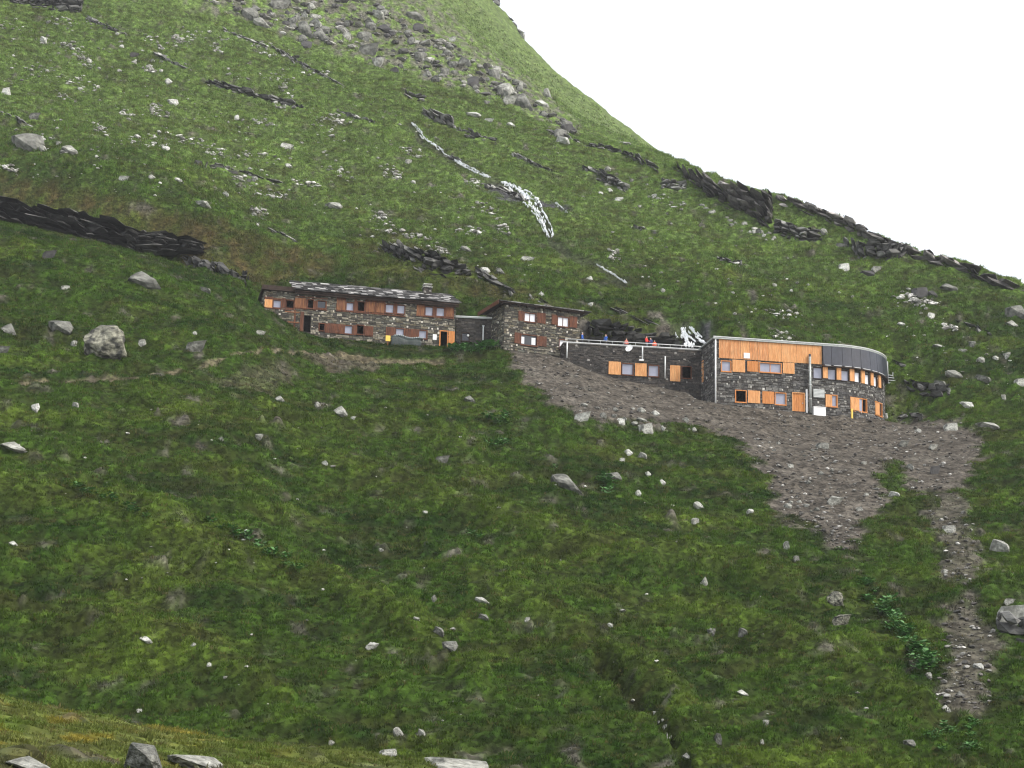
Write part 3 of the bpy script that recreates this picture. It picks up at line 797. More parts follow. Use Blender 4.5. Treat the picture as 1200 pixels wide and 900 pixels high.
# notices on and in front of the hut
rc = P.rect(507, 392, 511.5, 398.5); mb = MB(); mb.hexa(pbox(P, *rc, 0.1, 0.13)); o = mb.build('notice_board', 'paint_white', None)
tag(o, 'small white notice on the old hut wall beside the open door', 'notice')
rc = P.rect(450, 396, 455.5, 402.5)
mb = MB(); mb.hexa(pbox(P, rc[0], rc[1], rc[2], rc[3], 1.3, 1.35)); sg = empty('trail_sign', P.pt((rc[0] + rc[1]) / 2, 1.3, rc[2] - 0.5), 'yellow square sign on a post in front of the old hut', 'sign')
mb.build('board', 'sign_yellow', sg)
mb = MB(); qm = (rc[0] + rc[1]) / 2; mb.hexa(pbox(P, qm - .05, qm + .05, rc[2] - 1.2, rc[3] - .05, 1.22, 1.297)); mb.build('post', 'wood_brown', sg)
# woodpile under a tarpaulin
rc = P.rect(457, 396, 492, 404)
tb = empty('covered_woodpile', P.pt((rc[0] + rc[1]) / 2, 1.0, rc[2] - 0.5), 'dark tarpaulin with pale top edge over a pile against the old hut', 'tarpaulin')
mb = MB(); ncol = 26
vv, ff = [], []
for k in range(ncol + 1):
    q = rc[0] + (rc[1] - rc[0]) * k / ncol
    sg_ = 0.12 * math.sin(k * 0.8) + 0.08 * math.sin(k * 2.1)
    top = rc[3] - 0.05 + 0.10 * math.sin(k * 0.35) - 0.012 * k
    vv += [P.pt(q, 0.2, top), P.pt(q, 1.0, top - 0.05), P.pt(q, 1.15 + sg_ * .5, top - 0.35), P.pt(q, 1.12 - sg_ * .4, rc[2] - 0.5)]
    if k: ff += [(4 * k - 4 + j, 4 * k + j, 4 * k + j + 1, 4 * k - 4 + j + 1) for j in range(3)]
obj('tarpaulin', vv, ff, 'tarp', tb, flat=False)
mb = MB()
for k in range(14):
    q = rc[0] + (rc[1] - rc[0]) * (k + .5) / 14; mb.tube(P.pt(q, 0.25, rc[3] - 0.06 - .16 * k / 14 + 0.1 * math.sin(k * .65)), P.pt(q + 0.34, 0.98, rc[3] + 0.02 - .16 * k / 14 + 0.1 * math.sin(k * .65)), 0.09, n=6)
mb.build('light_sheet', 'tarp_light', tb)

# ------------------------------------------------------------------ low dark link between the two old buildings
P = LINK; opens = []
q0_, _ = P.pix(533.5, 390); q1_, _ = P.pix(593, 390); _, zt = P.pix(560, 373.5); _, zb0 = P.pix(560, 409)
link = empty('link_building', P.pt((q0_ + q1_) / 2, 0, zb0), 'low dark stone link with flat pale roof edge between the two old huts', 'building', 'refuge buildings on the terrace')
W(P, link, (541.5, 390.5, 549.5, 399.5), 'pane_dark', 'wood_dark')
stone_wall(link, P, q0_ + .05, q1_, zb0 - 2, zt, opens, PAL_DARK, 12, rare=0.35)
mb = MB(); mb.hexa(pbox(P, q0_ - 0.1, q1_ + .2, zt, zt + 0.14, -5, 0.2)); mb.build('flat_roof', 'metal_grey', link)
mb = MB(); mb.hexa(pbox(P, q0_ - 0.1, q1_ - .3, zt + 0.142, zt + 0.24, -0.1, 0.24)); mb.build('roof_edge', 'metal_pale', link)
qa, za = P.pix(566.3, 383); _, zb_ = P.pix(566.3, 408)
tube_part(link, 'vent_pipe', [P.pt(qa, 0.25, zb_ - .5), P.pt(qa, 0.25, za)], 0.085, 'metal_pale')
mb = MB(); mb.tube(P.pt(qa, 0.25, za), P.pt(qa, 0.25, za + .12), 0.15); mb.build('pipe_cowl', 'metal_pale', link)
qa, za = P.pix(548.5, 393.5); mb = MB(); mb.tube(P.pt(qa, 0.1, za), P.pt(qa, 0.24, za), 0.14, n=12); mb.build('wall_lamp', 'paint_white', link)

# ------------------------------------------------------------------ second old hut, near-flat roof
P = HUT2; opens = []
q0_, _ = P.pix(590.5, 390); q1_, _ = P.pix(679, 395); _, zt = P.pix(630, 361); _, zb0 = P.pix(635, 414)
hut2 = empty('small_stone_hut', P.pt((q0_ + q1_) / 2, 0, zb0), 'small two-storey old stone hut with thin dark roof and white-curtained windows', 'hut', 'refuge buildings on the terrace')
W(P, hut2, (614.5, 367.5, 627.5, 377), 'pane_white', bars=1); W(P, hut2, (653.5, 372, 666, 382.5), 'pane_white', bars=1)
W(P, hut2, (610.5, 393, 629, 404.5), 'pane_dark', bars=0)
for r in ((611, 394.5, 614.5, 402.5), (623, 396, 627.5, 404)):
    rc = P.rect(*r); mb = MB(); mb.hexa(pbox(P, *rc, -0.07, -0.04)); mb.build('curtain', 'pane_white', hut2)
W(P, hut2, (655.5, 398.5, 662, 409), 'pane_white')
for r in ((607, 364.5, 613.2, 376), (629, 367, 639, 379), (646, 369, 652.4, 380.5), (667.2, 371, 676, 384), (602.5, 390, 609.4, 402.5), (630.3, 394.5, 640, 406)):
    S(P, hut2, r, 'wood_red')
stone_wall(hut2, P, q0_, q1_, zb0 - 3, zt, opens, PAL_OLD, 21, rare=0.7)
shell(hut2, P, q0_, q1_, zb0 - 3, zt, 6.2, 22, PAL_OLD)
mb = MB(); mb.hexa(pbox(P, q0_ - 1.0, q1_ + 0.55, zt, zt + 0.16, -6.6, 0.55)); rf2 = mb.build('roof', 'wood_dark', hut2)
mb = MB(); mb.hexa(pbox(P, q0_ - 1.08, q0_ - 1.005, zt - 0.22, zt + 0.28, -6.6, 0.6)); mb.build('barge_board', 'wood_red', rf2)
rs = np.random.RandomState(77); mb = MB()
q = q0_ - 1.0
while q < q1_ + 0.5:
    L = rs.uniform(.4, 1.2)
    for w in np.arange(-6.4, 0.5, 0.9):
        g = rs.choice([0.05, 0.08, 0.13, 0.2, .3]); th = rs.uniform(.06, .13)
        mb.hexa(pbox(P, q, q + L - .03, zt + 0.165, zt + .165 + th, w + rs.uniform(-.08, .05), w + 0.85), (g, g, g * .96))
    q += L
tag(mb.build('slate', 'stones', rf2), kind='stuff')
for k in range(9):
    q = q0_ - 0.6 + k * 1.15
    mb = MB(); mb.hexa(pbox(P, q, q + .16, zt - 0.18, zt - 0.002, 0.1, 0.5)); mb.build('rafter', 'wood_dark', rf2)

# ------------------------------------------------------------------ terrace wing
P = TERR; opens = []
q0_, _ = P.pix(660.5, 410); q1_, _ = P.pix(830, 430); _, zt = P.pix(742, 406.8); _, zb0 = P.pix(742, 449)
terr = empty('terrace_wing', P.pt((q0_ + q1_) / 2, 0, zb0), 'low dark stone wing with orange shutters and a railed roof terrace', 'building', 'refuge buildings on the terrace')
S(P, terr, (713, 424, 727.3, 439), 'wood_new'); W(P, terr, (729, 426.5, 741.5, 439), 'pane')
S(P, terr, (744, 426, 757.5, 441), 'wood_new'); W(P, terr, (760, 428.5, 771.5, 441), 'pane')
S(P, terr, (785, 428.5, 797, 447), 'wood_new'); W(P, terr, (799, 430, 809.5, 443), None)
stone_wall(terr, P, q0_, q1_, zb0 - 3, zt, opens, PAL_DARK, 31, rare=0.5)
shell(terr, P, q0_, q1_ + 2, zb0 - 3, zt, 7.9, 32, PAL_DARK)
mb = MB(); mb.hexa(pbox(P, q0_ - .1, q1_ + 2, zt, zt + 0.10, -7.9, 0.12)); deck = mb.build('terrace_deck', 'concrete', terr)
mb = MB(); mb.hexa(pbox(P, q0_ - .1, q1_ - .2, zt + 0.102, zt + 0.20, -0.05, 0.17)); mb.build('coping', 'metal_pale', terr)
tube_part(terr, 'rail', [P.pt(q0_ + .2, 0.12, zt + 0.55), P.pt(q1_ - .5, 0.12, zt + 0.55)], 0.045, 'metal_pale')
for k in range(13):
    q = q0_ + .2 + k * (q1_ - q0_ - .7) / 12
    tube_part(terr, 'rail_post', [P.pt(q, 0.12, zt + 0.19), P.pt(q, 0.12, zt + 0.51)], 0.022, 'metal_pale', n=6)
for ua, va, vb, r_ in ((664.3, 400, 420, .085), (752.5, 404, 423, .085), (779, 418, 444, .085)):
    qa, za = P.pix(ua, va); _, zb_ = P.pix(ua, vb)
    tube_part(terr, 'downpipe', [P.pt(qa, 0.26, zb_), P.pt(qa, 0.26, min(za, zt + .1) if va < 410 else za)], r_, 'metal_pale')
qa, za = P.pix(751, 422.5); mb = MB(); mb.hexa(pbox(P, qa - .28, qa + .28, za - .12, za + .1, 0.1, 0.4)); mb.build('junction_box', 'metal_pale', terr)
qa, _ = P.pix(823, 435); _, za = P.pix(823, 424); _, zb_ = P.pix(823, 449)
mb = MB(); mb.hexa(pbox(P, qa - .14, qa + .14, zb_, za, 0.09, 1.0)); mb.build('open_shutter', 'wood_new', terr)
# satellite dish
qa, za = P.pix(736.5, 409.5)
dish = empty('satellite_dish', P.pt(qa, 0.3, za), 'white satellite dish on the terrace wall', 'satellite dish')
cx = P.pt(qa, 0.55, za); ax = np.array([-0.45, -0.80, 0.42]); ax /= np.linalg.norm(ax)
s1_ = np.cross(ax, [0, 0, 1.0]); s1_ /= np.linalg.norm(s1_); s2_ = np.cross(s1_, ax)
vv, ff = [], []
for k in range(6):
    r_ = 0.48 * k / 5
    for j in range(20):
        t = 2 * math.pi * j / 20; vv.append(cx + s1_ * r_ * math.cos(t) + s2_ * r_ * 1.08 * math.sin(t) + ax * (0.42 * r_ * r_))
        if k: ff.append(((k - 1) * 20 + j, (k - 1) * 20 + (j + 1) % 20, k * 20 + (j + 1) % 20, k * 20 + j))
obj('reflector', vv, ff, 'paint_white', dish, flat=False)
tube_part(dish, 'mast', [P.pt(qa, 0.02, za - .55), P.pt(qa, 0.35, za - .55), P.pt(qa, 0.35, za), cx], 0.03, 'metal_grey', n=6)
tube_part(dish, 'receiver_arm', [cx - s2_ * 0.45, cx + ax * 0.5 - s2_ * 0.12], 0.02, 'metal_grey', n=6)
mb = MB(); mb.tube(cx + ax * 0.44 - s2_ * 0.12, cx + ax * 0.58 - s2_ * 0.12, 0.05); mb.build('receiver', 'metal_pale', dish)

# ------------------------------------------------------------------ new building with the rounded end
P = NEWB; opens = []
q0_ = 0.0; q1_ = P.s1 + P.rad * 1.30
_, zt = P.pix(870, 399.5); _, zb0 = P.pix(870, 475); _, zcl = P.pix(900, 423.2)
newb = empty('rounded_stone_building', P.pt(8, 0, zb0), 'new two-storey stone building with orange timber cladding and rounded dark-panelled end', 'building', 'refuge buildings on the terrace')
W(P, newb, (845.5, 423.5, 856, 435), 'pane', 'wood_door'); S(P, newb, (858, 422, 872.8, 436.2), 'wood_new'); S(P, newb, (875.3, 423.5, 888.5, 435.7), 'wood_door')
W(P, newb, (890.3, 426, 915, 436.3), 'pane', 'wood_door', bars=1); S(P, newb, (917, 425.3, 930.7, 438), 'wood_new')
W(P, newb, (862, 458, 874, 471), None, 'wood_door'); S(P, newb, (876.2, 458, 890.5, 472.5), 'wood_new'); S(P, newb, (893, 459, 906.8, 473.3), 'wood_door')
W(P, newb, (908.5, 461, 920.5, 474), 'pane', 'wood_door')
rows = [(953, 963, 431, 443.5), (970, 979, 433, 445), (985.5, 994, 434.5, 446.3), (1001, 1007, 436.5, 448), (1013, 1018, 439, 450.5), (1023, 1027, 441.5, 453), (1031, 1033.5, 444, 455)]
for ua, ub, va, vb in rows: W(P, newb, (ua, va, ub, vb), 'pane' if ua < 1000 else 'pane_white', 'wood_dark', fw=0.05, sill=False)
for ua, ub, va, vb in ((963.8, 969.3, 428, 443.5), (979.8, 985, 430, 445.5), (995, 1000, 431.5, 447), (1008, 1012, 434, 449.5), (1019, 1022, 436, 452), (1028, 1030.5, 439, 454.5)):
    rc = P.rect(ua, va, ub, vb); mb = MB(); mb.hexa(pbox(P, *rc, 0.06, 0.24)); mb.build('timber_post', 'wood_new', newb)
W(P, newb, (968, 463.5, 980.5, 476.2), 'pane', 'wood_door', pane_rc=(P.pix(975, 470)[0], P.pix(980, 470)[0]))
W(P, newb, (997, 467, 1015, 481.5), 'pane', 'wood_door', pane_rc=(P.pix(1006.5, 473)[0], P.pix(1011, 473)[0]))
W(P, newb, (1025.5, 472, 1033, 486.5), 'pane_dark', 'wood_door')
S(P, newb, (967.3, 463, 974.6, 476.4), 'wood_new'); S(P, newb, (996, 466, 1006.3, 480.8), 'wood_new'); S(P, newb, (1025, 472.3, 1029.8, 486), 'wood_new')
rc = P.rect(929, 461, 942.2, 482); opens.append(rc)
dr = MB()
for a, b, c, d in ((rc[0] - 0.10, rc[0] + 0.005, rc[2], rc[3] + .10), (rc[1] - 0.005, rc[1] + 0.1, rc[2], rc[3] + .10), (rc[0] + 0.005, rc[1] - 0.005, rc[3], rc[3] + .10)): dr.hexa(pbox(P, a, b, c, d, -0.1, 0.1))
door = dr.build('door', 'wood_new', newb)
shutter(door, P, (rc[0] + .01, rc[1] - .01, rc[2], rc[3]), 'wood_door', w=-0.06, name='door_leaf', boards=6)
mb = MB(); mb.hexa(pbox(P, rc[1] - .22, rc[1] - .16, rc[2] + .95, rc[2] + 1.1, 0.0, 0.08)); mb.build('handle', 'metal_grey', door)
stone_wall(newb, P, q0_, q1_, zb0 - 4, zt, opens, PAL_NEW, 41, rare=0.6)
shell(newb, P, q0_, P.s1, zb0 - 4, zt, 9.0, 42, PAL_NEW)
# flat roof following the curve
def roof_plate(z, th, o_, name, m_, parent):
    f_ = [P.pt(q, o_, z) for q in np.concatenate([[q0_ - o_], np.linspace(0.5, P.s1, 8), np.linspace(P.s1 + .3, q1_, 24)])]
    pe, _, out0 = P.frame(0)
    bk = [np.array([*(P.frame(P.s1)[0] + P.n * 10.5 + P.e * (P.rad * .95)), z]), np.array([*(P.frame(q0_ - o_)[0] + P.n * 10.5), z])]
    ring = f_ + bk; n = len(ring)
    vv = ring + [r_ + np.array([0, 0, th]) for r_ in ring]
    ff = [tuple(range(n - 1, -1, -1)), tuple(range(n, 2 * n))] + [(i, (i + 1) % n, n + (i + 1) % n, n + i) for i in range(n)]
    return obj(name, vv, ff, m_, parent)
rp_ = roof_plate(zt, 0.22, 0.32, 'flat_roof', 'metal_grey', newb)
def strip(pth, qs, z0, z1, w0, w1, name, m_, parent):
    mb = MB()
    for a, b in zip(qs[:-1], qs[1:]): mb.hexa(pbox(pth, a, b, z0, z1, w0, w1))
    return mb.build(name, m_, parent)
QS = np.concatenate([np.linspace(-0.3, P.s1, 8), np.linspace(P.s1 + .3, q1_, 26)])
strip(P, QS, zt + 0.222, zt + 0.31, 0.22, 0.38, 'roof_edge', 'metal_pale', rp_)
# timber cladding: one panel between each pair of seams, every panel made of upright boards
seams = [842, 854, 867.5, 878, 887.5, 900, 915.5, 933, 951, 962.5]
for a, b in zip(seams[:-1], seams[1:]):
    qa, _ = P.pix(a, 412); qb, _ = P.pix(b, 412)
    shutter(newb, P, (qa + 0.01, qb - 0.01, zcl, zt - 0.03), ('wood_new', 'wood_panel_light', 'wood_panel_worn')[int(a * 7) % 3], w=0.10 + 0.012 * (int(a) % 2), name='cladding_panel')
dk = [963, 973, 985.5, 996, 1006, 1016.5, 1024, 1030.5]
qds = [P.pix(u, 418)[0] for u in dk] + [q1_]
for a, b in zip(qds[:-1], qds[1:]):
    pn = MB(); m_ = np.linspace(a + .02, b - .02, 4)
    for c, d in zip(m_[:-1], m_[1:]): pn.hexa([*(P.pt(c, w, z) for w, z in ((0.2, zcl - .1), (0.2, zt - .03), (0.52, zcl - .1), (0.36, zt - .03))), *(P.pt(d, w, z) for w, z in ((0.2, zcl - .1), (0.2, zt - .03), (0.52, zcl - .1), (0.36, zt - .03)))])
    po = pn.build('dark_panel', 'panel_dark', newb)
    fl = MB()
    fl.hexa(pbox(P, a + .25, b - .12, zcl - .17, zcl - .105, 0.2, 0.56)); fl.build('flashing', 'metal_pale', po)
strip(P, np.linspace(qds[0], q1_, 16), zcl - 0.32, zcl - 0.18, 0.0, 0.5, 'soffit', 'wood_dark', newb)
mb = MB(); mb.hexa(pbox(P, q1_ - .02, q1_ + .12, zcl - .1, zt + .25, 0.1, 0.6)); mb.build('end_trim', 'metal_pale', newb)
# left corner: strip of boarding, downpipe
qa, za = P.pix(836, 401); 
tube_part(newb, 'downpipe', [P.pt(0.02, 0.14, zb0 - .2), P.pt(0.02, 0.14, zt)], 0.095, 'paint_white')
# flue with dark cowl, white cover strip
qa, _ = P.pix(948, 450)
_, za = P.pix(948, 419); _, zb_ = P.pix(948, 485)
flue = tube_part(newb, 'flue_pipe', [P.pt(qa, 0.42, zb_), P.pt(qa, 0.42, za)], 0.16, 'metal_grey', n=12)
mb = MB(); mb.tube(P.pt(qa, 0.42, za), P.pt(qa, 0.42, za + .32), 0.15, n=12); mb.build('cowl', 'panel_dark', flue)
mb = MB()
for f_ in (.25, .5, .75): 
    zc = zb_ + (za - zb_) * f_; mb.tube(P.pt(qa, 0.42, zc), P.pt(qa, 0.42, zc + .06), 0.185, n=12)
mb.build('clamp', 'metal_pale', flue)
rc = P.rect(944, 456.5, 946, 484); mb = MB(); mb.hexa(pbox(P, *rc, 0.08, 0.2)); mb.build('cable_duct', 'paint_white', newb)
rc = P.rect(952, 457, 965, 466.5)
gr = empty('air_unit', P.pt((rc[0] + rc[1]) / 2, 0.3, rc[2]), 'grey ventilation unit on the new building wall right of the flue', 'ventilation unit')
mb = MB(); mb.hexa(pbox(P, *rc, 0.08, 0.38)); mb.build('case', 'metal_grey', gr)
mb = MB()
for k in range(6):
    zc = rc[2] + (rc[3] - rc[2]) * (k + .5) / 6; mb.hexa(pbox(P, rc[0] + .06, rc[1] - .06, zc - .03, zc + .03, 0.381, 0.41))
mb.build('grille', 'metal_pale', gr)
rc = P.rect(951, 478, 965, 484.5)
bx_ = empty('white_chest', P.pt((rc[0] + rc[1]) / 2, 0.7, rc[2]), 'white box standing against the new building below the grey unit', 'box')
mb = MB(); mb.hexa(pbox(P, rc[0], rc[1], rc[2] - .5, rc[3] - .08, 0.12, 0.8)); mb.build('body', 'paint_white', bx_)
mb = MB(); mb.hexa(pbox(P, rc[0] - .03, rc[1] + .03, rc[3] - .078, rc[3], 0.1, 0.84)); mb.build('lid', 'paint_white', bx_)
rc = P.rect(871, 414, 878, 420.3); mb = MB(); mb.hexa(pbox(P, *rc, 0.19, 0.225))
tag(mb.build('name_plate', 'paint_white', None), 'small white plate on the orange timber cladding', 'sign')
qa, za = P.pix(995.3, 480); _, zb_ = P.pix(995.3, 488); mb = MB(); mb.hexa(pbox(P, qa - .1, qa + .1, zb_ - .4, za, 0.5, 0.66)); 
tag(mb.build('marker_post', 'sign_yellow', None), 'short yellowish post at the foot of the rounded end', 'post')
# outside stair slats behind the rounded end
st = empty('slatted_stair', at(1044, 460, 206), 'grey open slatted stair behind the rounded end of the new building', 'stair')
for k in range(6):
    z_, y_ = 0, 205.0
    a = at(1032, 438 + k * 3.6, y_); b = at(1051 - abs(k - 3) * 1.5, 440.5 + k * 2.9, y_ + .6)
    mb = MB(); h = np.array([0, 1.1, 0.25]); t = np.array([0, 0, 0.09])
    mb.hexa([a, a + t, a + h, a + h + t, b, b + t, b + h, b + h + t]); mb.build('tread', 'metal_grey', st)
mb = MB()
for u in (1036, 1046):
    a = at(u, 436, 206.1); b = at(u, 462, 206.1); mb.hexa([b, a, b + [0, .1, 0], a + [0, .1, 0], b + [.1, 0, 0], a + [.1, 0, 0], b + [.1, .1, 0], a + [.1, .1, 0]])
mb.build('stringer', 'metal_grey', st)
a = P.pt(q1_ + .02, 0.3, zt); tb_ = MB(); tb_.tube(a - [0, 0, 1.5], a + [0, 0, 0.75], 0.06)
tag(tb_.build('roof_pole', 'paint_white', None), 'thin white pole rising at the rounded end of the roof', 'pole')
# ------------------------------------------------------------------ rocks
def ico(sub):
    bm = bmesh.new(); bmesh.ops.create_icosphere(bm, subdivisions=sub, radius=1.0)
    v = np.array([x.co[:] for x in bm.verts]); f = [tuple(x.index for x in p.verts) for p in bm.faces]; bm.free()
    return v, f
ICO2, ICO3, ICO4 = ico(2), ico(3), ico(4)
def rock_shape(seed, base, planes=13, lo=0.34, hi=0.80, bumps=0.05, flat_top=False):
    """an angular boulder: a ball cut by random planes, unit box, foot at z = 0"""
    rs = np.random.RandomState(seed); v = base[0].copy()
    for k in range(planes):
        n = rs.normal(size=3); n[2] *= 0.8; n /= np.linalg.norm(n); d = rs.uniform(lo, hi)
        e = v @ n - d; v = v - np.where(e > 0, e, 0)[:, None] * n
    if flat_top:
        n = np.array([rs.uniform(-.25, .25), rs.uniform(-.25, .1), 1.0]); n /= np.linalg.norm(n); e = v @ n - 0.35; v = v - np.where(e > 0, e, 0)[:, None] * n
    q = v * 2.3 + rs.uniform(0, 50, 3)
    dn = perlin(q[:, 0] + q[:, 2], q[:, 1] - 0.6 * q[:, 2]) + 0.5 * perlin(2.3 * q[:, 0] - q[:, 2], 2.3 * q[:, 1] + q[:, 2])
    v = v * (1 + bumps * dn)[:, None]
    v -= (v.max(0) + v.min(0)) / 2; v /= (v.max(0) - v.min(0)); v[:, 2] += 0.5
    return v, base[1]
ROCK_MATS = ['rock_pale', 'rock_white', 'rock_grey', 'rock_lichen', 'rock_dark']
BIG = {m_: [mesh_data('boulder', *rock_shape(100 + k, ICO3, flat_top=(k % 2 == 0)), m_) for k in range(6)] for m_ in ROCK_MATS}
SMALL = {m_: [mesh_data('stone', *rock_shape(200 + k, ICO2, 9, flat_top=(k % 3 == 0)), m_) for k in range(7)] for m_ in ROCK_MATS}
rk = np.random.RandomState(9)
_ONES = 'first second third fourth fifth sixth seventh eighth ninth tenth eleventh twelfth thirteenth fourteenth fifteenth sixteenth seventeenth eighteenth nineteenth'.split()
def ordinal(k, n):
    if k == 0: return 'leftmost'
    if k == n - 1: return 'rightmost'
    k += 1
    if k < 20: return _ONES[k - 1] + ' from the left'
    t = {2: 'twent', 3: 'thirt'}[k // 10]
    return (t + 'ieth' if k % 10 == 0 else t + 'y-' + _ONES[k % 10 - 1]) + ' from the left'
def rank_labels(objs, text):
    """tell look-alikes apart by their order across the picture"""
    objs = sorted(objs, key=lambda o: o.location[0] / o.location[1])
    for k, o in enumerate(objs): o['label'] = ordinal(k, len(objs)) + ' ' + text
LAID = []
def put_rock(u, v, wpx, hpx, m_, label, cat='rock', group=None, name='boulder', big=True, variant=None, ymin=3.0, deep=0.8, sink=0.32, tilt=0.2):
    p = hit(u, v + hpx * 0.42, ymin)
    if p is None: return None
    y = p[1]; w = wpx * y / F; h = hpx * y / F / (1 - sink)
    pool = (BIG if big else SMALL)[m_]
    o = bpy.data.objects.new(name, pool[rk.randint(len(pool)) if variant is None else variant % len(pool)])
    COL.objects.link(o)
    d = deep * w
    o.scale = (w, d, h); o.rotation_euler = (rk.uniform(-tilt, tilt), rk.uniform(-tilt * .6, tilt * .6) + 0.08, rk.uniform(-.35, .35))
    o.location = (p[0], p[1] + d * 0.25, p[2] - h * sink)
    LAID.append((p[0], p[1] + d * 0.2, w * 0.48))
    return tag(o, label, cat, group)
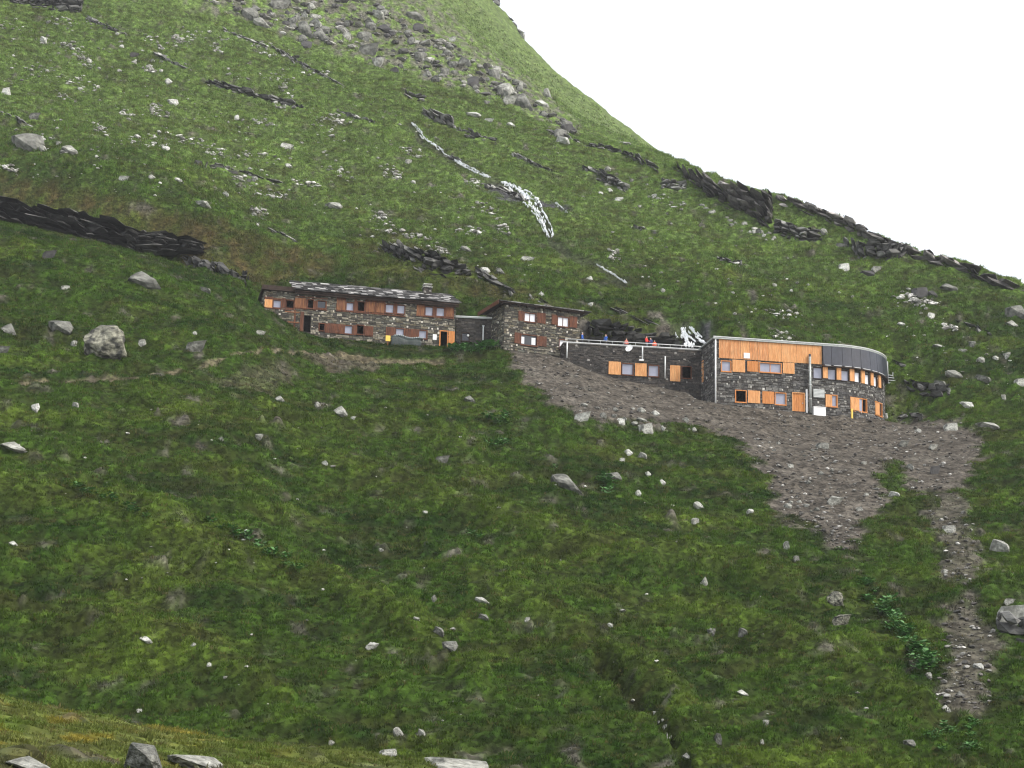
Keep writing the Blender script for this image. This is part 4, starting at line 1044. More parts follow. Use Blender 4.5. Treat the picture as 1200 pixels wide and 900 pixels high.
BOULDERS = [
 (118, 401, 62, 46, 'rock_lichen', 'huge lichen-spotted grey boulder standing in the grass above the footpath'),
 (168, 326, 44, 22, 'rock_grey', 'low rounded grey boulder half sunk in the grassy shoulder'),
 (58, 299, 18, 11, 'rock_dark', 'small dark boulder near the crest of the grassy shoulder'),
 (238, 340, 18, 8, 'rock_grey', 'small dull rock just below the shoulder near the old hut'),
 (76, 337, 13, 6, 'rock_pale', 'pale flat stone up-slope of the huge lichen boulder'),
 (68, 381, 32, 14, 'rock_grey', 'broken grey rocks beside the huge lichen boulder'),
 (9, 386, 26, 15, 'rock_grey', 'grey slab at the picture edge level with the huge boulder'),
 (3, 410, 18, 10, 'rock_grey', 'grey rock at the picture edge below the grey slab'),
 (84, 403, 9, 9, 'rock_pale', 'small pale stone touching the huge lichen boulder'),
 (166, 402, 12, 7, 'rock_pale', 'tilted pale slab just right of the huge lichen boulder'),
 (230, 405, 26, 14, 'rock_grey', 'dark mossy rock right of the huge boulder above the path'),
 (226, 390, 10, 5, 'rock_pale', 'small pale stone above the dark mossy rock'),
 (304, 390, 13, 6, 'rock_pale', 'pale stone in the grass below the old hut porch'),
 (15, 523, 40, 11, 'rock_pale', 'long flat pale slab at the far left below the path'),
 (41, 478, 14, 11, 'rock_white', 'round whitish stone below the path at far left'),
 (87, 475, 14, 9, 'rock_pale', 'tilted pale stone right of the round whitish one'),
 (328, 467, 19, 10, 'rock_pale', 'pale wedge-shaped stone below the old hut'),
 (371, 475, 10, 8, 'rock_pale', 'small pale stone left of the wide flat one below the old hut'),
 (400, 481, 25, 13, 'rock_pale', 'wide flat pale rock below the old hut'),
 (413, 491, 8, 5, 'rock_white', 'small white chip at the foot of the wide flat rock'),
 (303, 513, 13, 8, 'rock_pale', 'lone pale stone in the meadow below the old hut'),
 (258, 515, 7, 5, 'rock_pale', 'tiny pale stone left of the lone one in the meadow'),
 (380, 544, 9, 6, 'rock_white', 'tiny white stone in the middle of the meadow'),
 (519, 539, 22, 11, 'rock_grey', 'grey overhanging slab in mid-meadow below the link building'),
 (550, 467, 18, 10, 'rock_grey', 'grey rock in the bare patch left of the gravel'),
 (497, 601, 8, 4, 'rock_white', 'small white stone low in the central meadow'),
 (446, 646, 8, 4, 'rock_pale', 'small pale stone on the lower central slope'),
 (758, 502, 21, 14, 'rock_pale', 'rounded beige boulder at the lower gravel edge'),
 (752, 492, 18, 7, 'rock_pale', 'flat pale slab just above the rounded beige boulder'),
 (684, 489, 24, 14, 'rock_white', 'pale bluish slab leaning at the gravel edge'),
 (698, 418, 10, 7, 'rock_pale', 'pale stone high in the gravel by the terrace wall'),
 (662, 565, 42, 18, 'rock_grey', 'broken grey outcrop in the meadow below the gravel'),
 (720, 558, 22, 12, 'rock_grey', 'grey flat rock right of the broken outcrop'),
 (736, 531, 13, 8, 'rock_white', 'whitish stone between gravel edge and the broken outcrop'),
 (752, 535, 14, 8, 'rock_pale', 'bluish-grey stone beside the whitish one below the gravel'),
 (729, 539, 12, 5, 'rock_pale', 'flat stone under the whitish one below the gravel'),
 (748, 578, 9, 8, 'rock_white', 'upright white stone right of the broken outcrop'),
 (776, 565, 11, 7, 'rock_white', 'white chip in the meadow up-slope of the upright white stone'),
 (759, 557, 8, 5, 'rock_white', 'small white stone left of the white chip'),
 (820, 593, 17, 10, 'rock_white', 'bright round stone below the gravel bend'),
 (814, 611, 12, 9, 'rock_pale', 'rounded pale stone just under the bright round one'),
 (879, 600, 11, 7, 'rock_white', 'white stone at the tip of the gravel slide'),
 (920, 640, 9, 12, 'rock_pale', 'upright pale stone below the tip of the gravel slide'),
 (825, 681, 10, 10, 'rock_pale', 'pale stone alone on the lower right meadow'),
 (934, 655, 8, 7, 'rock_grey', 'small grey stone below the upright pale one'),
 (978, 701, 27, 17, 'rock_lichen', 'upper of two lichened boulders on the lower right slope'),
 (987, 727, 27, 15, 'rock_lichen', 'lower of two lichened boulders on the lower right slope'),
 (871, 742, 15, 13, 'rock_grey', 'grey pointed rock on the lower right meadow'),
 (834, 741, 12, 9, 'rock_grey', 'small grey rock left of the grey pointed one'),
 (1171, 641, 28, 18, 'rock_pale', 'layered pale boulder near the right edge below the gravel'),
 (1190, 722, 46, 30, 'rock_pale', 'big slanting pale slab at the right edge'),
 (1182, 706, 16, 10, 'rock_pale', 'pale stone on top of the big slanting slab'),
 (976, 587, 23, 13, 'rock_pale', 'flat pale block low in the gravel slide'),
 (922, 593, 12, 8, 'rock_pale', 'pale stone at the lower left of the gravel slide'),
 (1007, 597, 10, 6, 'rock_pale', 'pale chip right of the flat block in the gravel slide'),
 (927, 546, 9, 6, 'rock_pale', 'pale stone in the middle of the gravel slide'),
 (964, 522, 20, 9, 'rock_grey', 'grey stone group high in the gravel slide'),
 (1097, 551, 17, 14, 'rock_dark', 'dark block in the gravel on the right'),
 (1094, 524, 14, 8, 'rock_pale', 'pale block above the dark one in the gravel'),
 (1067, 547, 12, 7, 'rock_pale', 'pale flat stone left of the dark block in the gravel'),
 (1059, 520, 15, 10, 'rock_grey', 'grey stone on the gravel bulge below the rounded end'),
 (1075, 504, 13, 6, 'rock_pale', 'pale flat stone on the gravel top right of the building'),
 (1048, 579, 16, 7, 'rock_white', 'white slab in grass beside the gravel slide'),
 (1040, 488, 9, 8, 'rock_white', 'white stone at the foot of the rounded end'),
 (1133, 475, 22, 10, 'rock_white', 'bright flat boulder on the grass right of the new building'),
 (1178, 466, 12, 9, 'rock_pale', 'pale boulder near the right edge above the gravel'),
 (1101, 450, 22, 11, 'rock_grey', 'flat rock above the gravel behind the rounded end'),
 (1120, 438, 26, 10, 'rock_pale', 'pale slab outcrop on the slope right of the new building'),
 (1150, 444, 28, 11, 'rock_grey', 'grey rock beside the pale slab outcrop at right'),
 (1158, 498, 36, 8, 'rock_pale', 'long low pale ledge at the upper right end of the gravel'),
 (1115, 500, 22, 12, 'rock_pale', 'grassy pale rock at the upper end of the gravel'),
 (565, 705, 23, 7, 'rock_white', 'long white stone on the lower central slope'),
 (566, 724, 18, 8, 'rock_grey', 'crumbling grey stones under the long white one'),
 (526, 757, 24, 11, 'rock_grey', 'grey flat block on the lower central slope'),
 (512, 740, 18, 11, 'rock_grey', 'rounded grey rock above the grey flat block'),
 (506, 703, 12, 10, 'rock_grey', 'small grey rock left of the long white stone'),
 (486, 725, 13, 5, 'rock_pale', 'thin pale stone left of the rounded grey rock'),
 (435, 757, 19, 8, 'rock_white', 'white stone on the lower slope left of centre'),
 (618, 727, 9, 6, 'rock_pale', 'small pale stone on the lower centre slope by a red patch'),
 (714, 733, 10, 7, 'rock_white', 'small white stone on the lower slope right of centre'),
 (170, 751, 22, 9, 'rock_white', 'white stone alone on the lower left slope'),
 (226, 757, 9, 6, 'rock_pale', 'small stone right of the lone white one on the lower left slope'),
 (15, 637, 16, 7, 'rock_white', 'white stone at the left edge of the lower slope'),
 (243, 780, 11, 5, 'rock_white', 'flat white stone low on the left slope'),
 (263, 794, 9, 4, 'rock_pale', 'thin stone under the flat white one low on the left'),
 (162, 834, 7, 5, 'rock_white', 'tiny white stone just above the yellow grass'),
 (467, 858, 18, 12, 'rock_pale', 'left rock of a pale pair near the bottom'),
 (491, 860, 16, 11, 'rock_pale', 'right rock of a pale pair near the bottom'),
 (386, 886, 14, 9, 'rock_pale', 'pale stone near the bottom left of centre'),
 (388, 871, 10, 6, 'rock_pale', 'small stone above the pale one near the bottom'),
 (455, 884, 26, 9, 'rock_pale', 'pale slab near the bottom edge under the pale pair', ),
 (1147, 781, 15, 7, 'rock_white', 'white stone in the lowest gravel scar'),
 (1109, 832, 15, 9, 'rock_white', 'white block at the foot of the lowest gravel scar'),
 (1088, 794, 11, 8, 'rock_pale', 'pale stone left of the lowest gravel scar'),
 (1126, 814, 14, 8, 'rock_grey', 'grey stone inside the foot of the lowest gravel scar'),
 (1112, 620, 20, 10, 'rock_pale', 'pale rubble block in the middle gravel scar'),
 (1107, 670, 9, 6, 'rock_pale', 'pale stone at the lower end of the middle gravel scar'),
 (870, 812, 20, 7, 'rock_white', 'flat white stone low on the right meadow'),
 (897, 848, 9, 8, 'rock_pale', 'pale stone below the flat white one'),
 (892, 870, 9, 7, 'rock_pale', 'beige stone near the bottom right of centre'),
 (841, 868, 10, 14, 'rock_grey', 'grey upright rock by the gully at the bottom'),
 (806, 888, 16, 8, 'rock_pale', 'pale stone in the gully at the bottom edge'),
 (1066, 871, 18, 8, 'rock_grey', 'grey flat rock near the bottom right'),
 (26, 164, 48, 24, 'rock_grey', 'big grey blocky boulder high on the left edge'),
 (80, 174, 26, 12, 'rock_pale', 'pale cracked boulder right of the big grey blocky one'),
 (50, 174, 14, 8, 'rock_pale', 'pale stone between the two boulders high on the left'),
 (39, 137, 15, 10, 'rock_grey', 'grey block above the big blocky boulder on the left'),
 (5, 106, 14, 10, 'rock_white', 'whitish rock at the left edge of the upper slope'),
 (49, 46, 13, 8, 'rock_white', 'whitish rock near the top left under the dark crag'),
 (156, 64, 12, 7, 'rock_dark', 'small black boulder on the upper left slope'),
 (175, 78, 14, 9, 'rock_pale', 'pale slab right of the small black boulder'),
 (197, 95, 11, 7, 'rock_white', 'white stone on the upper left slope below the pale slab'),
 (200, 119, 16, 9, 'rock_white', 'bright white slab in the stone cluster on the upper left slope'),
 (192, 173, 13, 7, 'rock_white', 'white stone alone below the stone cluster on the upper left slope'),
 (145, 209, 14, 7, 'rock_white', 'white flat stone above the dark cliff on the left'),
 (177, 207, 11, 6, 'rock_pale', 'pale stone right of the white flat one above the cliff'),
 (208, 210, 13, 7, 'rock_white', 'white stone above the right part of the dark cliff'),
 (235, 238, 28, 9, 'rock_pale', 'pale slab at the right end of the dark cliff'),
 (263, 227, 10, 5, 'rock_white', 'thin white stone above the right end of the dark cliff'),
 (275, 137, 10, 7, 'rock_white', 'white stone on the slope below the thin rock ledge'),
 (334, 171, 18, 8, 'rock_white', 'white slab in the stone scatter on the mid upper slope'),
 (337, 194, 11, 5, 'rock_white', 'flat white stone under the stone scatter on the upper slope'),
 (390, 240, 26, 9, 'rock_pale', 'pale flat rocks on the slope above the old hut'),
 (478, 189, 9, 6, 'rock_pale', 'small pale stone left of the stream'),
 (483, 213, 8, 5, 'rock_white', 'small white stone in the grass left of the waterfall rock'),
 (560, 237, 9, 5, 'rock_pale', 'pale stone in the grass below the waterfall rock'),
 (566, 316, 16, 8, 'rock_white', 'whitish boulder on the rim above the second old hut'),
 (546, 292, 18, 6, 'rock_pale', 'flat pale stone on the slope above the second old hut'),
 (617, 303, 20, 6, 'rock_white', 'white flat stone below the end of the waterfall'),
 (587, 317, 12, 7, 'rock_grey', 'grey rock above the second old hut'),
 (634, 343, 8, 6, 'rock_white', 'small white stone on top of the second hut roof line'),
 (659, 164, 22, 10, 'rock_white', 'large whitish boulder on the upper slope under the scree'),
 (598, 145, 13, 7, 'rock_white', 'rounded white boulder on the upper slope right of the layered outcrop'),
 (553, 134, 26, 7, 'rock_white', 'long white slab above the layered outcrop'),
 (573, 141, 13, 5, 'rock_white', 'short white slab right of the long one above the layered outcrop'),
 (702, 225, 10, 5, 'rock_white', 'white stone under the layered rocks on the upper right slope'),
 (725, 233, 13, 6, 'rock_white', 'tilted white stone on the upper right slope'),
 (690, 325, 8, 5, 'rock_white', 'white stone above the terrace'),
 (692, 357, 8, 6, 'rock_white', 'white stone on the bank above the terrace people'),
 (733, 167, 20, 6, 'rock_pale', 'pale slab lying under the skyline'),
 (1091, 370, 11, 7, 'rock_white', 'bright white stone on the slope at right'),
 (1057, 379, 12, 6, 'rock_white', 'white stone with a grey tail on the slope above the rounded end'),
 (1074, 351, 20, 10, 'rock_grey', 'grey rock under two dark slabs on the right slope'),
 (1079, 341, 22, 10, 'rock_dark', 'dark tilted slab on the right slope below the skyline cliff'),
 (1094, 345, 15, 8, 'rock_dark', 'dark narrow slab beside the dark tilted one'),
 (1113, 336, 26, 11, 'rock_grey', 'grey capped rock under the skyline cliff at right'),
 (1191, 364, 26, 16, 'rock_grey', 'grey rock group at the right edge under the skyline'),
 (1186, 379, 18, 8, 'rock_pale', 'pale slab at the right edge below the grey rock group'),
 (1101, 405, 18, 5, 'rock_pale', 'narrow slanting pale slab on the slope right of the roof'),
 (1128, 411, 14, 5, 'rock_pale', 'second narrow slanting slab further right on the slope'),
 (1139, 403, 9, 8, 'rock_grey', 'grey stone above the second narrow slab'),
 (1166, 420, 8, 6, 'rock_white', 'small white stone at the right on the slope'),
 (1181, 416, 10, 8, 'rock_pale', 'pale stone near the right edge on the slope'),
 (1150, 422, 11, 8, 'rock_pale', 'pale lumpy stone left of the small white one'),
 (1195, 447, 16, 12, 'rock_pale', 'pale rock at the right edge level with the window row'),
 (989, 312, 17, 10, 'rock_white', 'whitish boulder below the cave in the skyline cliff'),
 (1026, 315, 14, 8, 'rock_pale', 'mossy pale boulder on the dark rock under the cave'),
 (1016, 320, 24, 9, 'rock_dark', 'dark flat rock beneath the mossy pale boulder'),
 (986, 288, 18, 8, 'rock_grey', 'grey slab sticking out of the skyline cliff foot'),
 (966, 272, 14, 8, 'rock_pale', 'pale blocks at the foot of the grassy cliff'),
]
BIG['rock_lichen'].append(mesh_data('boulder', *rock_shape(431, ICO4, 16, 0.62, 0.92, 0.10), 'rock_lichen'))
for r in BOULDERS:
    u, v, w, h, m_, lab = r
    sz_ = 0.84 if 8 < w < 40 and v > 440 else 0.95
    w, h = w * sz_, h * sz_
    put_rock(u, v, w, h, m_, lab, 'boulder' if w > 17 else 'rock', 'rocks lying on the hillside', 'boulder' if w > 17 else 'rock', big=w > 11, ymin=60, deep=0.8 if w < 40 else 0.75, sink=0.38 if w < 50 else 0.15, variant=6 if w > 55 else None, tilt=0.2 if w < 55 else 0.02)
# slabs on the near knoll
for (u, v, w, h, m_, lab) in [(164, 893, 52, 34, 'rock_grey', 'pointed grey rock on the near knoll at the bottom'), (222, 894, 66, 16, 'rock_pale', 'flat pale slab on the near knoll right of the pointed rock'), (32, 898, 64, 18, 'rock_pale', 'flat grey slab at the bottom left corner'),
                              (536, 898, 80, 14, 'rock_pale', 'pale slab along the bottom edge of the near knoll')]:
    put_rock(u, v, w, h, m_, lab, 'rock', 'slabs on the near knoll', 'slab', ymin=10, deep=0.9, sink=0.3, tilt=0.1)
# scree blocks, each one its own thing
def in_poly(u, v, poly):
    c = False; n = len(poly)
    for i in range(n):
        (x1, y1), (x2, y2) = poly[i], poly[(i + 1) % n]
        if (y1 > v) != (y2 > v) and u < (x2 - x1) * (v - y1) / (y2 - y1) + x1: c = not c
    return c
def scatter(poly, n, wr, hr, mats, label, cat, group, name, seed, ymin=60, ymax=600, big=False):
    rs = np.random.RandomState(seed); us = [p[0] for p in poly]; vs_ = [p[1] for p in poly]; k = 0; tries = 0; made = []
    while k < n and tries < n * 30:
        tries += 1
        u, v = rs.uniform(min(us), max(us)), rs.uniform(min(vs_), max(vs_))
        if not in_poly(u, v, poly) or v < 2: continue
        f_ = rs.rand() ** 2.2; w = wr[0] + (wr[1] - wr[0]) * f_; h = w * rs.uniform(*hr)
        o = put_rock(u, v, w, h, mats[rs.randint(len(mats))], label, cat, group, name, big=big, ymin=ymin)
        if o is not None: k += 1; made.append(o)
    rank_labels(made, label)
SCREE_UP = [(215, -5), (420, -5), (470, 20), (560, 70), (640, 118), (690, 165), (650, 155), (600, 122), (520, 100), (440, 72), (350, 42), (280, 18), (225, 6)]
for (u, v, w, h, m_, lab) in [(288, 14, 26, 18, 'rock_grey', 'grey block at the left end of the high scree'), (306, 25, 24, 13, 'rock_pale', 'greenish pale block at the lower left of the scree'), (326, 4, 26, 16, 'rock_grey', 'tall dark-sided block at the top of the scree'),
        (356, 32, 22, 18, 'rock_grey', 'dark cleft block in the left scree'), (376, 40, 24, 18, 'rock_grey', 'brown-grey boulder at the lower scree edge'), (434, 58, 28, 16, 'rock_grey', 'grey block with bright top edge in mid scree'), (452, 32, 24, 12, 'rock_dark', 'dark overhanging slab in the upper scree'),
        (487, 18, 28, 14, 'rock_grey', 'square grey block high in the scree'), (440, 16, 22, 12, 'rock_pale', 'pale block in the upper scree'), (541, 71, 18, 14, 'rock_grey', 'grey upright slab in the middle of the scree'), (588, 103, 26, 20, 'rock_pale', 'big pale-topped block at the lower scree edge'), (597, 117, 18, 12, 'rock_pale', 'pale block under the big pale-topped one'),
        (612, 117, 26, 20, 'rock_grey', 'brown-grey boulder at the lower right of the scree'), (634, 120, 20, 10, 'rock_white', 'whitish slab at the right end of the scree'), (531, 46, 10, 7, 'rock_white', 'white stone in the upper right scree'), (591, 88, 13, 6, 'rock_white', 'white slab right of the middle of the scree'),
        (330, 38, 12, 5, 'rock_white', 'white slab under the left scree'), (640, 108, 12, 12, 'rock_pale', 'upright pale slab near the right end of the scree')]:
    put_rock(u, v, w, h, m_, lab, 'boulder', 'blocks in the high scree', 'boulder', ymin=200)
for k, (a, b, lab, n) in enumerate([(262, 370, 'small angular block in the left part of the high scree', 26), (370, 470, 'small angular block in the middle of the high scree', 30), (470, 570, 'small angular block in the right part of the high scree', 34), (570, 700, 'small angular block at the right end of the high scree', 22)]):
    pl = [p for p in SCREE_UP]
    scatter([(max(a, min(b, p[0])), p[1]) for p in pl], n, (6, 20), (0.5, 0.85), ['rock_pale', 'rock_grey', 'rock_grey', 'rock_grey', 'rock_dark'], lab, 'block', 'blocks in the high scree %d' % (k + 1), 'scree_block', 300 + k, ymin=200)
for k, (poly, n, wr, lab) in enumerate([
    ([(100, 20), (190, 45), (240, 90), (200, 130), (160, 110), (120, 70)], 16, (4, 8), 'small pale stone in the loose cluster on the upper left slope'),
    ([(0, 95), (60, 130), (120, 190), (90, 200), (40, 160), (0, 150)], 10, (4, 9), 'small pale stone near the big blocky boulder high on the left'),
    ([(240, 110), (350, 150), (400, 190), (330, 190), (270, 150)], 12, (4, 8), 'small pale stone scattered below the thin rock ledge'),
    ([(820, 232), (850, 250), (910, 275), (905, 285), (860, 268), (820, 245)], 22, (5, 10), 'pale rubble block under the skyline cliff'),
    ([(690, 190), (760, 215), (800, 245), (780, 260), (720, 235)], 12, (4, 9), 'small pale stone under the layered rocks on the upper right'),
    ([(700, 270), (850, 280), (1000, 330), (1060, 390), (900, 380), (760, 340)], 16, (4, 9), 'small pale stone on the slope above the new building'),
    ([(660, 470), (760, 480), (850, 500), (850, 515), (760, 505), (680, 490)], 16, (5, 11), 'pale stone along the lower edge of the gravel'),
    ([(762, 832), (770, 835), (793, 868), (785, 872)], 9, (4, 7), 'small pale stone in the gully at the bottom'),
    ([(0, 20), (100, 30), (130, 90), (60, 100), (0, 80)], 14, (4, 8), 'small pale stone under the dark crag at top left'),
    ([(280, 190), (345, 205), (340, 225), (290, 215)], 9, (4, 8), 'small pale stone on the low broken ledge upper left'),
    ([(860, 490), (1000, 500), (1030, 600), (930, 600), (890, 540)], 18, (4, 9), 'small grey stone lying in the gravel slide'),
]):
    scatter(poly, n, wr, (0.45, 0.75), ['rock_pale', 'rock_white', 'rock_pale', 'rock_grey'] if k < 10 else ['rock_pale', 'rock_grey'], lab, 'stone', 'stones ' + lab.split(' ', 3)[3], 'stone', 330 + k)

# uncounted small stones: in the gravel, the scree and the turf
def loose(polys, n, smin, smax, seed, name, label, ymin, ymax, pal, parent=None):
    rs = np.random.RandomState(seed); bases = [rock_shape(900 + k, ico(1), 6, bumps=0.08) for k in range(5)]
    V, Fc, Cc = [], [], []; off = 0; cand = []
    boxes = [(min(p[0] for p in g), max(p[0] for p in g), min(p[1] for p in g), max(p[1] for p in g)) for g in polys]
    for _ in range(n):
        k = rs.randint(len(polys)); x0, x1, y0, y1 = boxes[k]; u, v = rs.uniform(x0, x1), rs.uniform(y0, y1)
        if in_poly(u, v, polys[k]): cand.append(ray(u, v))
    cand = np.array(cand); ys = _ym[(_ym > ymin) & (_ym < ymax)][::2]; found = []
    for c0 in range(0, len(cand), 300):
        d = cand[c0:c0 + 300]; Yg = np.broadcast_to(ys, (len(d), len(ys))); hh = sample(H, d[:, :1] * Yg, Yg); below = d[:, 2:] * Yg < hh
        for r_ in np.nonzero(below.any(1))[0]:
            j = int(np.argmax(below[r_])); found.append((d[r_, 0] * ys[j], ys[j], hh[r_, j]))
    for (x_, y, z_) in found:
        bv, bf = bases[rs.randint(5)]
        s_ = smin + (smax - smin) * rs.rand() ** 3
        a = rs.uniform(0, 6.28); c_, s2 = math.cos(a), math.sin(a)
        q = bv * np.array([s_ * rs.uniform(.8, 1.5), s_, s_ * rs.uniform(.4, .8)])
        q = np.stack([q[:, 0] * c_ - q[:, 1] * s2, q[:, 0] * s2 + q[:, 1] * c_, q[:, 2]], -1) + np.array([x_, y, z_ - s_ * .12])
        V.append(q); Fc += [tuple(i + off for i in f) for f in bf]; off += len(q)
        Cc.append(np.tile(np.array(pal[rs.randint(len(pal))]) * rs.uniform(.7, 1.2), (len(q), 1)))
    o = obj(name, np.concatenate(V), Fc, 'stones', parent, np.concatenate(Cc))
    return tag(o, label, kind='stuff')
GR = [(0.14, 0.135, 0.12), (0.085, 0.082, 0.074), (0.21, 0.205, 0.185), (0.07, 0.065, 0.06), (0.13, 0.12, 0.11), (0.42, 0.41, 0.38)]
loose([GRAVEL] * 20 + SCAR, 8000, 0.06, 0.46, 61, 'loose_gravel', 'loose grey rubble on the gravel slide below the buildings', 85, 215, GR)
loose([SCREE_UP], 2000, 0.3, 2.0, 62, 'fine_scree', 'small broken rock filling the high scree', 230, 400, [(0.24, 0.235, 0.21), (0.14, 0.135, 0.125), (0.36, 0.35, 0.32), (0.09, 0.087, 0.082)])
UPPER_L, UPPER_R = [(0, 25), (120, 10), (260, 25), (480, 110), (640, 330), (560, 320), (300, 250), (0, 210)], [(640, 150), (800, 210), (1000, 310), (1200, 400), (1200, 470), (1050, 440), (700, 330)]
TURF = [(0.50, 0.49, 0.45), (0.38, 0.37, 0.34), (0.24, 0.23, 0.21), (0.58, 0.57, 0.54)]
rsT = np.random.RandomState(91)
nests = []
while len(nests) < 60:                              # stones lie in nests, not evenly
    pl = UPPER_L if rsT.rand() < .68 else UPPER_R
    u, v = rsT.uniform(0, 1200), rsT.uniform(0, 470)
    if in_poly(u, v, pl):
        a, b = rsT.uniform(8, 26), rsT.uniform(4, 11); nests.append([(u - a, v - b * .9), (u, v - b), (u + a, v + b * .5), (u + a * .6, v + b * 1.2), (u - a * .8, v + b * .4)])
loose(nests, 4200, 0.15, 0.85, 63, 'scattered_stones', 'small pale stones lying in nests over the upper slopes', 195, 400, TURF)
loose([UPPER_L, UPPER_L, UPPER_R], 1700, 0.12, 0.55, 64, 'strewn_stones', 'tiny single stones strewn over the upper slopes', 195, 400, TURF)
loose([[(0, 450), (600, 440), (900, 640), (1100, 880), (300, 860), (0, 640)]], 170, 0.10, 0.4, 65, 'meadow_stones', 'tiny single stones in the lower meadow', 85, 200, TURF)

# ------------------------------------------------------------------ layered rock ledges and cliffs
def ledge(pts, label, seed, shade=1.0, ymin=60, ymax=600, name='rock_ledge', depth=3.0, back=0.25, cat='rock ledge', layer=(0.35, 1.0), block=(0.7, 2.4), over=0.0, tint=(1, 0.99, 0.92), y_fix=None):
    rs = np.random.RandomState(seed); pts = np.array(pts, float); mb = MB()
    base = []
    for u in np.arange(pts[0, 0], pts[-1, 0] + 0.1, 3.0):
        vt, vb = np.interp(u, pts[:, 0], pts[:, 1]), np.interp(u, pts[:, 0], pts[:, 2])
        y = None
        if y_fix is not None: y = np.interp(u, pts[:, 0], y_fix)
        else:
            p = hit(u, vb, ymin)
            yk = float(np.interp(u, SKY[:, 0], SKY[:, 2])) - 1.0
            y = yk if p is None or p[1] > ymax else p[1]
        a, b = at(u, vt, y), at(u, vb, y)
        base.append((a[0], y, b[2], max(a[2] - b[2], 0.4)))
    base = np.array(base)
    yy = base[:, 1].copy()
    for _ in range(6): yy[1:-1] = (yy[:-2] + yy[1:-1] * 2 + yy[2:]) / 4
    base[:, 1] = np.minimum(yy, base[:, 1] + 1.5)
    L = np.concatenate([[0], np.cumsum(np.hypot(np.diff(base[:, 0]), np.diff(base[:, 1])))])
    f = lambda s, k: float(np.interp(s, L, base[:, k]))
    hmax = base[:, 3].max(); zr = -0.8
    while zr < hmax:
        th = rs.uniform(*layer); s = -rs.uniform(0, 1.0)
        rec = rs.uniform(-0.3, 0.35)
        while s < L[-1]:
            bl = rs.uniform(*block); a, b = max(s, 0), min(s + bl, L[-1]); s += bl
            if b - a < 0.3: continue
            m_ = (a + b) / 2
            if zr > f(m_, 3) * rs.uniform(0.9, 1.1): continue
            top = min(zr + th, f(m_, 3) * 1.05)
            fr = rec + back * max(zr, 0) - over * max(zr, 0) / max(hmax, 1) + rs.uniform(-0.3, 0.3)
            g = rs.choice([0.045, 0.065, 0.095, 0.14, 0.20], p=[.25, .3, .25, .14, .06]) * shade
            bv, bf = CHUNKS[rs.randint(len(CHUNKS))]
            q_ = bv * np.array([(b - a) * rs.uniform(1.05, 1.35), depth, (top - zr) * rs.uniform(1.1, 1.5)])
            sl_ = (f(min(m_ + .8, L[-1]), 2) - f(max(m_ - .8, 0), 2)) / 1.6
            dx_ = (f(min(m_ + .8, L[-1]), 0) - f(max(m_ - .8, 0), 0)) / 1.6; dy_ = (f(min(m_ + .8, L[-1]), 1) - f(max(m_ - .8, 0), 1)) / 1.6; dy_ = max(-.5, min(.5, dy_))
            q_ = np.stack([q_[:, 0] * dx_ - q_[:, 1] * dy_ * .5, q_[:, 0] * dy_ + q_[:, 1], q_[:, 2] + q_[:, 0] * (max(-.55, min(.55, sl_)) + rs.uniform(-.06, .06))], -1)
            mb.add(q_ + np.array([f(m_, 0), f(m_, 1) + fr + depth * .5, f(m_, 2) + zr]), bf, tuple(np.array(tint) * g))
        zr += th * 0.93
    o = mb.build(name, 'rock_strata', None)
    LEDGES.append((base, o))
    return tag(o, label, cat, 'rock ledges across the slope')
LEDGES = []
CHUNKS = [rock_shape(700 + k, ico(1), 9, 0.35, 0.75, 0.10) for k in range(14)]
def rim_y(us, d): return [float(np.interp(u, SKY[:, 0], SKY[:, 2])) - d for u in us]
def rim(pts, label, seed, shade, d, **k):
    ledge(pts, label, seed, shade, 200, 290, y_fix=rim_y([p[0] for p in pts], d), **k)
ledge([(796, 189, 198), (812, 195, 216), (830, 201, 230), (850, 208, 242), (885, 216, 258), (900, 220, 268), (911, 223, 273)], 'long dark cliff forming the skyline right of the far spur', 1, 1.15, 225, 275, 'rock_cliff', back=0.08, cat='cliff', layer=(.5, 1.2), block=(2.0, 5.0), depth=7, tint=(1, .93, .86))
ledge([(776, 205, 222), (808, 212, 224)], 'short brown rock step left of the skyline cliff', 2, 1.9, 200, 290)
ledge([(908, 256, 276), (935, 261, 283), (966, 271, 287)], 'dark overhung cliff under a grassy hump on the right skyline', 3, 1.2, 200, 270, 'rock_cliff', cat='cliff', back=0.0, layer=(.5, 1.2), block=(.8, 2.2))
rim([(911, 225, 233), (935, 234, 242), (960, 241, 250), (1005, 258, 268)], 'thin rock rim along the grassy skyline hump', 4, 1.6, 2.0, back=.2, layer=(.4, .9), block=(1.5, 4.0), tint=(1, .93, .86))
ledge([(990, 278, 284), (1008, 282, 303), (1030, 283, 308), (1050, 285, 305), (1062, 289, 300)], 'dark cave-like cliff below the right skyline', 5, 1.0, 200, 270, 'rock_cliff', cat='cliff', back=0.0, over=.4, layer=(.5, 1.2), block=(.8, 2.2))
rim([(1005, 259, 268), (1030, 272, 280), (1060, 286, 296)], 'thin rock lip on the skyline above the cave-like cliff', 6, 1.6, 2.0, layer=(.4, .9), block=(1.5, 4.0), tint=(1, .93, .86))
ledge([(1056, 284, 299), (1100, 295, 312), (1130, 304, 323), (1165, 317, 335), (1200, 332, 348), (1235, 346, 359)], 'long dark cliff band along the right end of the skyline', 7, 1.1, 205, 245, 'rock_cliff', cat='cliff', back=.08, layer=(.5, 1.2), block=(2.0, 5.0), depth=6, tint=(1, .93, .86))
